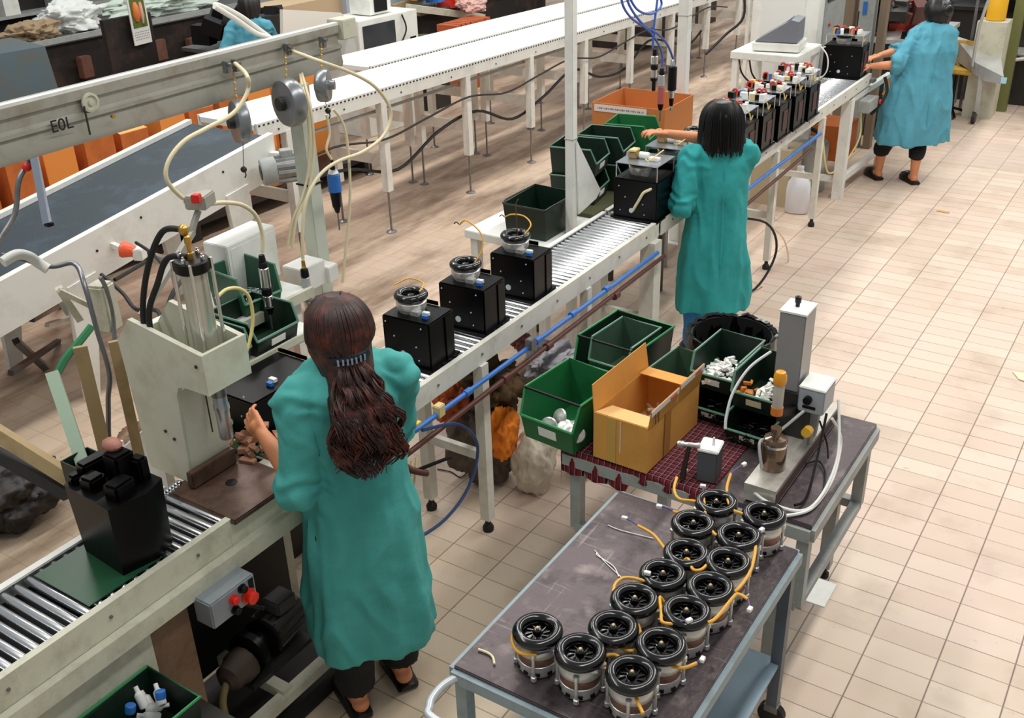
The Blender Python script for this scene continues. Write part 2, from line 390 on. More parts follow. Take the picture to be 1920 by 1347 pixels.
# ================================================================ dark inclined belt
t = thing('inclined_belt_conveyor', 'inclined dark blue-grey belt conveyor with white side walls at the left', 'conveyor', (-5.6, 4, 0)); O = V(-5.6, 4, 0)
beltd = mat('dark_belt', '#2E3A42', .55, dirt='#4E6372', damt=.6, dscale=2.5, bump=.1)
A = [UX(497, 262, -5.23), UX(0, 540, -5.16)]; 
def bz(y): return 1.17-.145*(4.8-y)
ya, yb, xr, xl = 4.86, 1.6, -5.22, -5.98
def P(x, y, dz=0): return V(x, y, bz(y)+dz)-O
m = MB(); m.hexa([P(xr, yb, -.05), P(xl, yb, -.05), P(xl, ya, -.05), P(xr, ya, -.05)], [P(xr, yb), P(xl, yb), P(xl, ya), P(xr, ya)]); m.out('belt', beltd, t, smooth=0)
for x, s in ((xr, 1), (xl-.05, 1)):
    m = MB(); m.hexa([P(x, yb, -.26), P(x+.05, yb, -.26), P(x+.05, ya, -.26), P(x, ya, -.26)], [P(x, yb, .03), P(x+.05, yb, .03), P(x+.05, ya, .03), P(x, ya, .03)]); o = m.out('side_wall', white, t, smooth=0)
    if x == xr:
        m = MB(); m.cyl((0, 0, 0), (.006, 0, 0), .008, n=6); spread('bolt', m, dark, o, [P(x+.05, 2+k*.34, -.09+.05*(k % 2)) for k in range(8)])
for y, lean in ((4.55, .0), (3.3, .12)):
    for x in (xr+.02, xl):
        m = MB(); m.hexa([V(x, y-.11-lean, 0)-O, V(x+.04, y-.11-lean, 0)-O, V(x+.04, y-.02-lean, 0)-O, V(x, y-.02-lean, 0)-O], [P(x, y-.18, -.2), P(x+.04, y-.18, -.2), P(x+.04, y+.02, -.2), P(x, y+.02, -.2)]); m.out('leg', white, t, smooth=0)
m = MB(); m.bar(V(xr, 4.3, .35)-O, V(xl, 4.3, .35)-O, .04, .06); m.out('cross_bar', white, t)
# ================================================================ trolley with motors
TZ = .80
t = thing('trolley', 'blue-grey steel trolley with a worn top full of small motors, nearest the camera', 'trolley', (-1.1, 2.33, 0)); O = V(-1.1, 2.33, 0)
x0, x1, y0, y1 = -1.452, -.772, 1.79, 2.84
m = MB(); m.box(V((x0+x1)/2, (y0+y1)/2, TZ-.006)-O, (x1-x0, y1-y0, .012), bev=.003); m.out('top_plate', worn, t)
for a, b in (((x0, y0), (x1, y0)), ((x1, y0), (x1, y1)), ((x1, y1), (x0, y1)), ((x0, y1), (x0, y0))):
    m = MB(); m.bar(V(a[0], a[1], TZ-.032)-O, V(b[0], b[1], TZ-.032)-O, .034, .04); m.out('rim_bar', bluegrey, t)
for x in (x0+.02, x1-.02):
    for y in (y0+.02, y1-.02):
        m = MB(); m.shell([[V(x-.02, y-.02, .10)-O, V(x+.02, y-.02, .10)-O, V(x+.02, y-.02, TZ-.05)-O, V(x-.02, y-.02, TZ-.05)-O], [V(x+.02, y-.02, .10)-O, V(x+.02, y+.02, .10)-O, V(x+.02, y+.02, TZ-.05)-O, V(x+.02, y-.02, TZ-.05)-O]], .004)
        o = m.out('leg', mat('dark_slate_leg', '#59616A', .45, dirt='#2E3238', damt=.5) if x > -1 else bluegrey, t)  # right-hand legs in a darker tone than the left ones
        m = MB(); m.cyl(V(x, y-.014, .05)-O, V(x, y+.014, .05)-O, .05, n=18); m.out('wheel', rubber, o)
        m = MB(); m.box(V(x, y, .085)-O, (.05, .04, .03)); m.out('fork', steel, o)
m = MB(); m.box(V((x0+x1)/2, (y0+y1)/2, .30)-O, (x1-x0-.02, y1-y0-.02, .012)); m.out('lower_shelf', mat('blue_grey_shelf', '#9DB4C2', .45, dirt='#6E8492', damt=.5, dscale=6), t)
m = MB(); q = U(875, 1250, TZ-.03)
m.tube([V(x0+.02, y0, TZ-.03)-O, V(x0-.005, y0-.06, TZ-.04)-O, V(x0+.005, y0-.13, TZ-.05)-O, V(x0+.08, y0-.16, TZ-.055)-O, V(x1-.12, y0-.16, TZ-.055)-O, V(x1-.03, y0-.14, TZ-.05)-O, V(x1-.02, y0-.06, TZ-.04)-O, V(x1-.02, y0, TZ-.03)-O], .0135, 12, 6)
m.out('push_handle', mat('pale_tube', '#C3C8CC', .35, .3), t)
# --- the motor
brownlam = mat('laminated_core', '#8A6A5A', .4, .5, dirt='#5A4238', damt=.6, dscale=40)
def motor_proto():
    t = thing('electric_motor', 'm', 'motor')
    m = MB(); m.lathe([(.046, .0), (.056, .004), (.060, .015), (.061, .045), (.058, .047)], n=28); o = m.out('lower_housing', alu, t)
    w_ = MB()
    w_.box((0, 0, 0), (.014, .006, .011)); spread('vent', w_, black, o, [V(.0605*math.cos(a), .0605*math.sin(a), .02) for a in (rad(-60), rad(-95), rad(-130), rad(-25))])
    for c in kids(o): c.rotation_euler = (0, 0, math.atan2(c.location.y, c.location.x)+math.pi/2)
    m = MB(); m.lathe([(.059, .045), (.0595, .047), (.0595, .075), (.059, .077)], n=28); m.out('core', brownlam, t)
    m = MB(); m.lathe([(.061, .075), (.063, .078), (.062, .098), (.054, .112), (.03, .116)], n=28); m.out('upper_housing', alu, t)
    for k in range(4):
        a = rad(20+90*k); c = V(.066*math.cos(a), .066*math.sin(a), 0)
        m = MB(); m.lathe([(.009, .004), (.009, .018), (.0055, .02), (.0055, .088), (.009, .09), (.009, .104)], c, n=8); m.out('tie_bolt', alu, t)
    # fan wheel: a dished ring with inner blades
    m = MB(); m.lathe([(.0575+.017*math.cos(a), .131+.017*math.sin(a)) for a in [k_*math.pi/8 for k_ in range(16)]], n=36, close=True); wh = m.out('fan_wheel', gloss, t, smooth=60)
    m = MB(); m.lathe([(.045, .117), (.045, .121), (.015, .124), (.012, .117)], n=28, close=True); m.out('fan_disc', gloss, wh)
    bl = MB(); bl.box((0, 0, 0), (.020, .003, .007)); o = spread('blade', bl, gloss, wh, [V(.026*math.cos(k*math.pi/5), .026*math.sin(k*math.pi/5), .124) for k in range(10)])
    for c in kids(wh):
        if c.name.startswith('blade'): c.rotation_euler = (0, 0, math.atan2(c.location.y, c.location.x)+.3)
    m = MB(); m.lathe([(.012, .12), (.012, .138), (.009, .141)], n=14); m.out('hub', gloss, t)
    m = MB(); m.lathe([(.004, .14), (.0055, .141), (.0055, .147), (.003, .149)], n=10); m.out('shaft_tip', mat('dull_brass', '#C8B088', .4, .5), t)
    return t
mp = motor_proto()
MP = [((1008, 1180), [(966, 1185), (960, 1199), (967, 1218), (982, 1227), (1006, 1228)], (1044, 1223), 'in the front row, at its left end'),
 ((1088, 1220), [(1136, 1230), (1152, 1228), (1161, 1235), (1149, 1247), (1133, 1256)], (1114, 1258), 'in the middle of the front row of three'),
 ((1185, 1262), [(1188, 1296), (1197, 1320), (1206, 1339)], (1182, 1279), 'at the right end of the front row, lowest in the photo'),
 ((1150, 1175), [(1140, 1206), (1159, 1214), (1183, 1221), (1196, 1213), (1201, 1192), (1197, 1172)], (1177, 1150), 'second from the front in the left-hand row, cable looped under it'),
 ((1240, 1208), [(1223, 1235), (1253, 1247), (1280, 1253), (1306, 1244)], (1317, 1237), 'second from the front in the right-hand row, cable trailing right'),
 ((1190, 1122), [(1150, 1111), (1154, 1095), (1170, 1084), (1194, 1086), (1221, 1098)], None, 'third from the front in the left-hand row, cable arched behind'),
 ((1287, 1145), [(1238, 1120), (1240, 1149), (1242, 1167), (1267, 1171)], (1292, 1164), 'third from the front in the right-hand row, white plug on its rim'),
 ((1243, 1075), [(1287, 1048), (1299, 1068), (1314, 1069), (1326, 1059)], (1214, 1075), 'fourth from the front in the left-hand row, white plug on rim'),
 ((1332, 1100), [(1328, 1167), (1346, 1156), (1375, 1120), (1386, 1115), (1402, 1124)], (1406, 1143), 'fourth from the front in the right-hand row, plug at trolley edge'),
 ((1287, 1035), [(1196, 986), (1225, 1003), (1249, 1032), (1273, 1057)], (1171, 972), 'fifth from the front in the left-hand row, cable stretched far left'),
 ((1365, 1052), [(1417, 1008), (1415, 1041), (1404, 1077), (1379, 1109)], (1428, 994), 'fifth from the front in the right-hand row, long cable at right'),
 ((1300, 980), [(1262, 959), (1292, 970), (1307, 986), (1310, 1006)], (1236, 950), 'sixth from the front in the left-hand row, plug lying left'),
 ((1385, 1003), [(1319, 932), (1325, 975), (1339, 1001), (1354, 1007)], (1318, 912), 'sixth from the front in the right-hand row, cable standing up'),
 ((1343, 940), [(1269, 896), (1264, 918), (1274, 936), (1307, 942)], None, 'rearmost of the left-hand row beside the plaid cloth'),
 ((1433, 963), [(1370, 889), (1363, 914), (1365, 939), (1375, 957), (1393, 965)], (1395, 871), 'rearmost of the right-hand row at the trolley corner')]
for i, (c, cb, cn, lb) in enumerate(MP):
    p = U(c[0], c[1], TZ+.14); p.z = TZ
    o = mp if i == 0 else dup(mp)
    o.location = p; o['label'] = 'black-wheeled motor '+lb; o['group'] = 'motors standing on the trolley'; MP[i] += (o, p)
for i, (c, cb, cn, lb, o, p) in enumerate(MP):
    zc = TZ+.135
    if i in (0, 1, 2, 3, 4): zc = TZ+.105
    if i in (9, 11): zc = TZ+.09
    P3 = [U(a[0], a[1], zc)-p for j, a in enumerate(cb)]
    inner = (P3[-1] if i in (9, 10, 11, 12, 13, 14, 5) else P3[0]); e = V(inner.x, inner.y, 0).normalized()*.055+V(0, 0, .09)
    P3 = P3+[e] if inner is P3[-1] else [e]+P3
    m = MB(); m.tube(P3, .0052, 8, 6); m.out('cable', yellow, o)
    if cn:
        q = U(cn[0], cn[1], zc+(.02 if i in (6, 7, 3) else .005))-p
        last = P3[0] if inner is P3[-1] or (P3[0]-q).length < (P3[-1]-q).length else P3[-1]
        if inner is P3[0] or True:
            ends = sorted((P3[0], P3[-1]), key=lambda a: (a-q).length); last = ends[0]
        if (last-q).length < .12:
            m = MB(); m.tube([last, (last+q)/2+V(0, 0, .004), q], .0028, 6, 3); m.out('lead', mat('violet_lead', '#5A4A7A', .5), o)
        m = MB(); m.box(q, (.020, .013, .012), rz=R.uniform(0, 3), bev=.0015); m.out('plug', whitepl, o)
# scrap wires and tape on the trolley plate
for pts, r_, lb in (([(1060+60, 1037), (1120, 1042), (1150, 1062), (1160, 1082)], .0012, 'pale curled wire scrap lying on the bare part of the trolley'),
              ([(1115, 1032), (1135, 1055), (1165, 1083)], .001, 'straight pale wire scrap lying across the trolley plate'),
              ([(1140, 985), (1165, 995), (1225, 1010)], .001, 'thin wire scrap near the far left corner of the trolley')):
    m = MB(); m.tube([U(a, b, TZ+.003) for a, b in pts], r_*1.6, 6, 5); tag(m.out('wire_scrap', whitepl), lb, 'wire')
m = MB(); m.tube([U(a, b, TZ+.006) for a, b in ((897, 1218), (915, 1225), (924, 1233), (927, 1246))], .004, 6, 5); tag(m.out('cable_tie', creamhose), 'curled cream cable tie at the near left corner of the trolley', 'cable tie')
# ================================================================ work table behind the trolley
KZ = .78
x0, x1, y0, y1 = -1.80, -.785, 3.02, 3.83
t = thing('work_table', 'steel work table with a dark metal top behind the trolley', 'table', (-1.3, 3.4, 0)); O = V(-1.3, 3.4, 0)
m = MB(); m.box(V((x0+x1)/2, (y0+y1)/2, KZ-.01)-O, (x1-x0, y1-y0, .02), bev=.003); m.out('table_top', worn, t)
for a, b in (((x0, y0), (x1, y0)), ((x1, y0), (x1, y1)), ((x1, y1), (x0, y1)), ((x0, y1), (x0, y0))):
    m = MB(); m.bar(V(a[0], a[1], KZ-.045)-O, V(b[0], b[1], KZ-.045)-O, .03, .05); m.out('apron', greyp, t)
for x in (x0+.05, x1-.025):
    for y in (y0+.025, y1-.04):
        m = MB(); m.box(V(x, y, (KZ+.40)/2-.03)-O, (.045, .045, KZ-.46)); m.out('upper_leg', greyp, t)
for a, b in (((x0+.05, y0+.02), (x1-.025, y0+.02)), ((x1-.025, y0+.02), (x1-.025, y1-.04)), ((x0+.05, y1-.04), (x1-.025, y1-.04))):
    m = MB(); m.bar(V(*a, .40)-O, V(*b, .40)-O, .04, .04); m.out('lower_rail', greyp, t)
for x in (x0+.12, x1-.11):
    for y in (y0+.03, y1-.08):
        m = MB(); m.box(V(x, y, .24)-O, (.05, .05, .36)); o = m.out('lower_leg', greyp, t)
        m = MB(); m.lathe([(.022, 0), (.022, .02), (.012, .025), (.012, .07)], V(x, y, 0)-O, n=10); m.out('foot', rubber, o)
m = MB(); m.prism([V(x1+.0, y0+.05, .40)-O, V(x1+.07, y0+.05, .40)-O, V(x1+.07, y0+.2, .40)-O, V(x1, y0+.2, .40)-O], (0, 0, .006)); m.out('bracket_plate', white, t)
# plaid cloth
def plaid():
    m = bpy.data.materials.new('plaid_cloth'); m.use_nodes = True; nt = m.node_tree; L = nt.links.new; b = nt.nodes['Principled BSDF']; b.inputs['Roughness'].default_value = .9
    tc = nt.nodes.new('ShaderNodeTexCoord'); sp = nt.nodes.new('ShaderNodeSeparateXYZ'); L(tc.outputs['Object'], sp.inputs[0])
    def ma(op, a, c=0.):
        n = nt.nodes.new('ShaderNodeMath'); n.operation = op
        for i, v in enumerate((a, c)):
            if hasattr(v, 'links'): L(v, n.inputs[i])
            else: n.inputs[i].default_value = v
        return n.outputs[0]
    def st(o, per, ph, th): return ma('LESS_THAN', ma('FRACT', ma('ADD', ma('DIVIDE', o, per), ph)), th)
    def mix(f, a, c):
        mx = nt.nodes.new('ShaderNodeMix'); mx.data_type = 'RGBA'; L(f, mx.inputs['Factor'])
        for k, q in (('A', a), ('B', c)):
            if isinstance(q, str): mx.inputs[k].default_value = lin(q)
            else: L(q, mx.inputs[k])
        return mx.outputs['Result']
    s1 = ma('ADD', st(sp.outputs[0], .026, .1, .5), st(sp.outputs[1], .026, .1, .5))
    c = mix(ma('MULTIPLY', s1, .5), '#A0303A', '#140F16')
    c = mix(ma('MULTIPLY', ma('MAXIMUM', st(sp.outputs[0], .026, .0, .1), st(sp.outputs[1], .026, .0, .1)), .75), c, '#C9BCC8')
    L(c, b.inputs['Base Color']); return m
cl = MB(); nx, ny = 26, 26
CX0, CX1, CY0, CY1 = -1.86, -1.17, 2.90, 3.5
G = []
for j in range(ny+1):
    row = []
    for i in range(nx+1):
        x = CX0+(CX1-CX0)*i/nx; y = CY0+(CY1-CY0)*j/ny; z = KZ+.005+.002*noise.noise(V(x*12, y*12, 0))
        if y < y0-.01:
            d = (y0-.01-y); y = y0-.012-.012*math.sin(x*60)*d*8; z -= d*(1.0 if x < -1.5 else .45)
        if x < x0: d = x0-x; x = x0-.01-.01*math.sin(y*50); z -= d
        row.append(cl.bm.verts.new((x, y, z)))
    G.append(row)
for j in range(ny):
    for i in range(nx): cl.bm.faces.new((G[j][i], G[j][i+1], G[j+1][i+1], G[j+1][i]))
bmesh.ops.solidify(cl.bm, geom=cl.bm.faces[:], thickness=.003)
tag(cl.out('plaid_cloth', plaid(), smooth=80), 'red and black plaid cloth spread on the work table under the carton', 'cloth')
# ================================================================ stacking bins
def bin_(label, c, W, D, H, m, rz=0, lip=.5, rod=True, cardm=None, group=None, rimm=None, slope=.12, cut=.0):
    """open-fronted stacking bin, front towards -Y"""
    t = thing('stacking_bin', label, 'bin', c, rz, group)
    w, d, tp = W/2, D/2, .88; h1 = H*lip
    a, b_, c_, e = V(-w*tp, -d*.9, 0), V(w*tp, -d*.9, 0), V(w*tp, d*.94, 0), V(-w*tp, d*.94, 0)
    FL, FR = V(-w*.95, -d, h1), V(w*.95, -d, h1)
    SL, SR = V(-w, -d+D*slope, H), V(w, -d+D*slope, H)
    BL, BR = V(-w, d, H), V(w, d, H)
    m_ = MB(); m_.shell([[a, b_, c_, e], [a, b_, FR, FL], [c_, e, BL, BR], [e, a, FL, SL, BL], [b_, c_, BR, SR, FR]], .0045)
    o = m_.out('shell', m, t, smooth=0)
    m_ = MB(); m_.tube([FL, SL, BL, BR, SR, FR], .0055, 6, 1); m_.out('rim', rimm or m, o)
    m_ = MB(); m_.tube([FL, FR], .0055, 6, 1); m_.out('front_lip', rimm or m, o)
    if rod:
        m_ = MB(); m_.cyl(SL, SR, .006, n=8); m_.out('stacking_rod', black, t)
    if cardm:
        q = V(0, -d*.955, h1*.55); m_ = MB(); m_.box(q, (W*.32, .006, h1*.38), mx=Matrix.Rotation(math.atan2(d*.1, h1), 3, 'X')); m_.out('label_card', cardm, t)
    return t
lrim = mat('light_green_rim', '#2E8A50', .4)
grim = mat('pale_green_rim', '#5E8A74', .4)
bin_('bright green stacking bin with metal caps, at the left end of the work table', (-1.835, 3.14, KZ+.012), .27, .34, .215, greenp, rz=-.10, cardm=whitepl, rimm=lrim)
bin_('dark green stacking bin at the rear left of the table, holding a smaller bin', (-1.87, 3.66, KZ+.012), .30, .36, .215, dgreen, rz=-.08, rimm=lrim)
bin_('small grey-green bin nested inside the dark green bin at the rear of the table', (-1.85, 3.63, KZ+.05), .20, .28, .19, ggreen, rz=-.08, rod=False, rimm=grim)
bin_('empty grey-green bin half hidden behind the raised carton flap', (-1.57, 3.62, KZ+.012), .20, .28, .15, ggreen, rz=-.08, rod=False, rimm=grim)
bin_('dark green lower bin of black screws right of the carton', (-1.37, 3.62, KZ+.012), .21, .30, .115, dgreen, rz=-.05, rod=False, cardm=whitepl, rimm=grim)
bin_('dark green lower bin of black screws beside the riveting tool', (-1.165, 3.52, KZ+.012), .20, .30, .115, dgreen, rz=-.05, rod=False, cardm=whitepl, rimm=grim)
bin_('dark green upper bin heaped with white parts, left of its pair', (-1.385, 3.66, KZ+.13), .20, .28, .145, dgreen, rz=-.05, rod=False, cardm=whitepl, rimm=grim)
bin_('upper bin heaped with white and orange parts behind the riveting tool', (-1.175, 3.58, KZ+.13), .20, .28, .145, dgreen, rz=-.05, rod=False, cardm=mat('cream_label', '#D8D2A8', .6), rimm=grim)
def heap(name, label, cat, c, sx, sy, n, ms, size, kind='stuff', zs=.04, shape='box', mate=None):
    m = MB()
    for k in range(n):
        x, y = R.uniform(-sx, sx), R.uniform(-sy, sy); z = R.uniform(0, zs)*(1-.6*(abs(x)/sx))
        mx = Matrix.Rotation(R.uniform(0, 6), 3, 'Z') @ Matrix.Rotation(R.uniform(-.8, .8), 3, 'X')
        if shape == 'box': m.box((x, y, z), (size*R.uniform(.7, 1.8), size*R.uniform(.4, .8), size*R.uniform(.3, .7)), mx=mx)
        else:
            d = mx @ V(size, 0, 0); m.cyl(V(x, y, z)-d, V(x, y, z)+d, size*.28, n=7)
    o = m.out(name, ms, None); o.location = c; tag(o, label, cat); o['kind'] = kind; return o
heap('plastic_parts', 'heap of small white parts in the left upper dark bin', 'parts', (-1.385, 3.62, KZ+.155), .07, .09, 60, whitepl, .026, zs=.06)
heap('plastic_parts', 'heap of small white parts in the right upper bin behind the tool', 'parts', (-1.145, 3.55, KZ+.155), .05, .09, 50, whitepl, .026, zs=.06)
heap('orange_parts', 'few orange parts at the left side of the right upper bin', 'parts', (-1.235, 3.52, KZ+.165), .03, .06, 16, mat('orange_plastic', '#E08A30', .4), .02, zs=.05)
heap('black_screws', 'black screws filling the lower dark bin right of the carton', 'screws', (-1.37, 3.53, KZ+.035), .07, .08, 80, black, .012, zs=.04, shape='c')
heap('black_screws', 'black screws filling the lower bin beside the riveting tool', 'screws', (-1.165, 3.43, KZ+.035), .07, .08, 80, black, .012, zs=.04, shape='c')
# metal caps in the green bin, each a dished disc
cap = MB(); cap.lathe([(.034, 0), (.036, .004), (.033, .012), (.020, .016), (.008, .022), (.001, .022)], n=20)
capo = None
for k, (x, y, z, rx_, rz_) in enumerate(((-1.88, 3.04, .85, 1.3, .3), (-1.855, 3.09, .87, 1.1, -.4), (-1.80, 3.03, .86, .5, 1), (-1.76, 3.06, .85, .3, 2), (-1.82, 3.07, .84, .7, 1.2), (-1.775, 3.02, .83, .6, 0), (-1.74, 3.02, .86, .9, .5), (-1.80, 3.10, .83, .2, .3), (-1.74, 3.24, .84, .35, .8))):
    if k == 0: capo = cap.out('metal_cap', alu); o = capo
    else: o = capo.copy(); COL.objects.link(o)
    o.location = (x, y, z); o.rotation_euler = (rx_, 0, rz_)
    tag(o, ['grey cap standing upright at the left side of the bright green bin', 'cap standing behind the leftmost one in the bright green bin', 'pale cap in the middle of the heap in the green bin', 'pale cap right of the middle of the green bin heap', 'cap half buried behind the heap in the green bin', 'lowest pale cap at the front lip of the green bin', 'rightmost pale cap at the front of the green bin', 'flat cap under the others in the green bin', 'single round metal cap at the back of the bright green bin'][k], 'cap', 'metal caps in the green bin')
# ================================================================ carton
t = thing('cardboard_box', 'open yellow-brown carton with raised flaps on the plaid cloth', 'box', (-1.535, 3.225, KZ+.012), -.03)
W, D, H = .235, .44, .20; w, d = W/2, D/2
m = MB(); m.shell([[V(-w, -d, 0), V(w, -d, 0), V(w, d, 0), V(-w, d, 0)]]+[[V(*a, 0), V(*b, 0), V(*b, H), V(*a, H)] for a, b in (((-w, -d), (w, -d)), ((w, -d), (w, d)), ((w, d), (-w, d)), ((-w, d), (-w, -d)))], .004); m.out('carton_body', card, t, smooth=0)
m = MB(); m.prism([V(-w, -d, H), V(-w, d, H), V(-w-.012, d-.01, H+.115), V(-w-.012, -d+.005, H+.115)], (.003, 0, 0)); m.out('left_flap', card, t, smooth=0)
m = MB(); m.prism([V(w, -d, H), V(w, d*.02, H), V(w+.01, d*.02, H+.075), V(w+.01, -d+.0, H+.075)], (.003, 0, 0)); m.out('right_flap', card, t, smooth=0)
m = MB(); m.prism([V(w, d*.06, H), V(w, d, H), V(w+.012, d, H+.085), V(w+.012, d*.06, H+.085)], (.003, 0, 0)); m.out('right_flap', card, t, smooth=0)
m = MB(); m.prism([V(-w+.005, -d+.003, H), V(w-.005, -d+.003, H), V(w-.03, -d+.11, H-.02), V(-w+.02, -d+.11, H-.02)], (0, 0, .003)); m.out('front_flap', mat('pale_cardboard', '#E6B878', .75), t, smooth=0)
m = MB(); m.prism([V(-w+.005, d-.003, H), V(w-.005, d-.003, H), V(w-.01, d-.09, H+.012), V(-w+.01, d-.09, H+.012)], (0, 0, .003)); m.out('rear_flap', card, t, smooth=0)
strip = mat('white_tape', '#E6DCD6', .5); tape = mat('clear_tape', '#C9A050', .2)
m = MB(); m.prism([V(w+.013, -d, H+.052), V(w+.013, d*.02, H+.052), V(w+.014, d*.02, H+.075), V(w+.014, -d, H+.075)], (.0008, 0, 0)); m.out('tape_strip', strip, t)
m = MB(); m.prism([V(w+.016, d*.06, H+.062), V(w+.016, d, H+.062), V(w+.017, d, H+.085), V(w+.017, d*.06, H+.085)], (.0008, 0, 0)); m.out('tape_strip', strip, t)
for yy, zz in ((-d+.15, H+.063), (d-.08, H+.073)):
    m = MB()
    for k in range(5): m.box((w+.0185, yy+k*.011, zz), (.001, .006, .012))
    o = m.out('red_print', redm, t); o['kind'] = 'stuff'
m = MB(); m.box((-.035, -d-.0015, H*.5), (.035, .001, H*.98)); m.out('packing_tape', tape, t)
m = MB(); m.box((.002, -d-.0015, H*.62), (.004, .001, H*.7)); m.out('tape_tear', strip, t)
m = MB(); m.box((w+.0035, -.06, H*.5), (.001, .05, H*.98)); m.out('packing_tape', mat('brown_tape', '#B07A3C', .35), t)
m = MB()
for k in range(8): m.box((w+.0125+.0, -d+.035+.0*k, H+.008+k*.006), (.001, .008*(1 if k % 2 else .6), .003))
for k in range(8): m.box((w+.0125, -d+.06, H+.004+k*.006), (.001, .009*(1 if k % 3 else .5), .003))
o = m.out('black_print', black, t); o['kind'] = 'stuff'
heap('metal_parts', 'loose round metal parts lying in the bottom of the carton', 'parts', (-1.54, 3.22, KZ+.03), .08, .17, 60, alu, .022, zs=.09, shape='c')
# ================================================================ riveting tool rig on the table
t = thing('riveting_unit', 'bench riveting unit with grey steel base, tall grey box and pressure pot', 'machine', (-.99, 3.4, KZ)); O = V(-.99, 3.4, KZ)
m = MB(); m.box((0, 0, .045), (.12, .72, .07)); m.out('base_channel', mat('pale_steel', '#C9C5BC', .35, .5, dirt='#7A6A58', damt=.5, dscale=10), t)
m = MB(); m.box((.0615, 0, .045), (.003, .715, .045)); m.out('base_side', mat('brown_side', '#4A342C', .5), t)
m = MB(); m.box((-.03, .09, .175), (.12, .12, .19)); m.out('pedestal', dark, t)
m = MB(); m.box((-.07, .10, .43), (.100, .12, .32), bev=.004); o = m.out('tall_box', mat('hammered_grey', '#9C9EA0', .38, .4, dirt='#82807E', damt=.3, dscale=6), t)
m = MB(); m.box((-.07, .10, .594), (.105, .125, .008)); m.out('lid', white, o)
m = MB(); m.lathe([(.008, .595), (.008, .61), (.012, .615), (.012, .637), (.004, .641)], (-.075, .10, 0), n=12); m.out('top_knob', black, o)
m = MB(); m.lathe([(.044, .0), (.046, .004), (.046, .115), (.040, .128), (.016, .134), (.014, .15), (.02, .155), (.02, .17)], (-.01, -.21, .08), n=28)
m.out('pressure_pot', mat('smoky_glass_pot', '#7A6656', .12, .7), t)
m = MB(); m.lathe([(.048, .0), (.048, .01)], (-.01, -.21, .18), n=28); m.out('pot_ring', chrome, t)
m = MB(); m.lathe([(.018, 0), (.020, .01), (.020, .12), (.018, .125)], (-.04, -.13, .27), n=20); o = m.out('filter_body', mat('filter_grey', '#B8B4A8', .3), t)
m = MB(); m.lathe([(.022, .115), (.024, .12), (.024, .15), (.018, .165), (.012, .168)], (-.04, -.13, .27), n=20); m.out('filter_cap', mat('amber_plastic', '#E89A20', .35), o)
m = MB(); m.lathe([(.0225, -.012), (.0225, .02)], (-.04, -.13, .27), n=20); m.out('filter_ring', mat('orange_ring', '#D87A28', .4), o)
m = MB(); m.bar((-.04, -.13, .26), (-.02, .05, .2), .03, .03); m.out('filter_arm', black, t)
m = MB(); m.box((.04, .08, .26), (.10, .13, .10), bev=.005); o = m.out('control_box', mat('box_grey', '#A2AAB0', .4), t)
m = MB(); m.box((.04, .08, .313), (.102, .132, .01), bev=.003); m.out('box_lid', white, o)
m = MB(); m.cyl((.03, .014, .27), (.03, -.006, .27), .016, n=18); m.out('rotary_knob', black, o)
m = MB(); m.box((.035, .0145, .235), (.05, .003, .012)); m.out('switch_plate', black, o)
m = MB(); m.bar((.04, .08, .21), (.03, .08, .08), .03, .05); m.out('box_bracket', greyp, t)
m = MB(); m.cyl((.055, -.02, .16), (.055, -.055, .165), .019, n=18); m.out('yellow_button', mat('button_yellow', '#E8B43C', .4), t)
m = MB(); m.cyl((.055, -.015, .10), (.055, -.015, .17), .018, n=12); m.out('button_post', steel, t)
for pts, r_, mt, lb in (([(-.02, -.3, .12), (-.05, -.26, .2), (-.03, -.18, .19), (.03, -.03, .24)], .006, greyp, 0), ([(.1, .03, .22), (.12, -.1, .1), (.14, -.25, .02), (.12, -.32, .02)], .005, black, 0), ([(.12, .1, .25), (.18, -.05, .08), (.17, -.3, .015), (.05, -.38, .04), (-.06, -.33, .05)], .0055, whitepl, 0)):
    m = MB(); m.tube(pts, r_, 8, 8); m.out('hose', mt, t)
cable('air_hose', [U(1445, 660, KZ+.33), U(1405, 690, KZ+.32), U(1375, 735, KZ+.27), U(1362, 780, KZ+.2), U(1360, 805, KZ+.16)], .006, mat('grey_hose', '#B9BDBC', .4), 'grey hose curving left from the tall grey box to the grey can', 'hose')
cable('air_hose', [U(1560, 785, KZ+.2), U(1575, 815, KZ+.12), U(1574, 850, KZ+.06), U(1558, 905, KZ+.02), U(1520, 955, KZ+.012), U(1470, 968, KZ+.012)], .006, whitepl, 'white hose looping across the right end of the work table', 'hose')
cable('power_cable', [U(1537, 790, KZ+.15), U(1550, 830, KZ+.06), U(1553, 860, KZ+.015)], .004, rubber, 'short black cable hanging down from the grey control box', 'cable')
cable('power_cable', [U(1510, 870, KZ+.012), U(1535, 865, KZ+.012), U(1547, 885, KZ+.012), U(1545, 920, KZ+.012)], .004, rubber, 'black cable lying in an arc on the bare table top', 'cable')
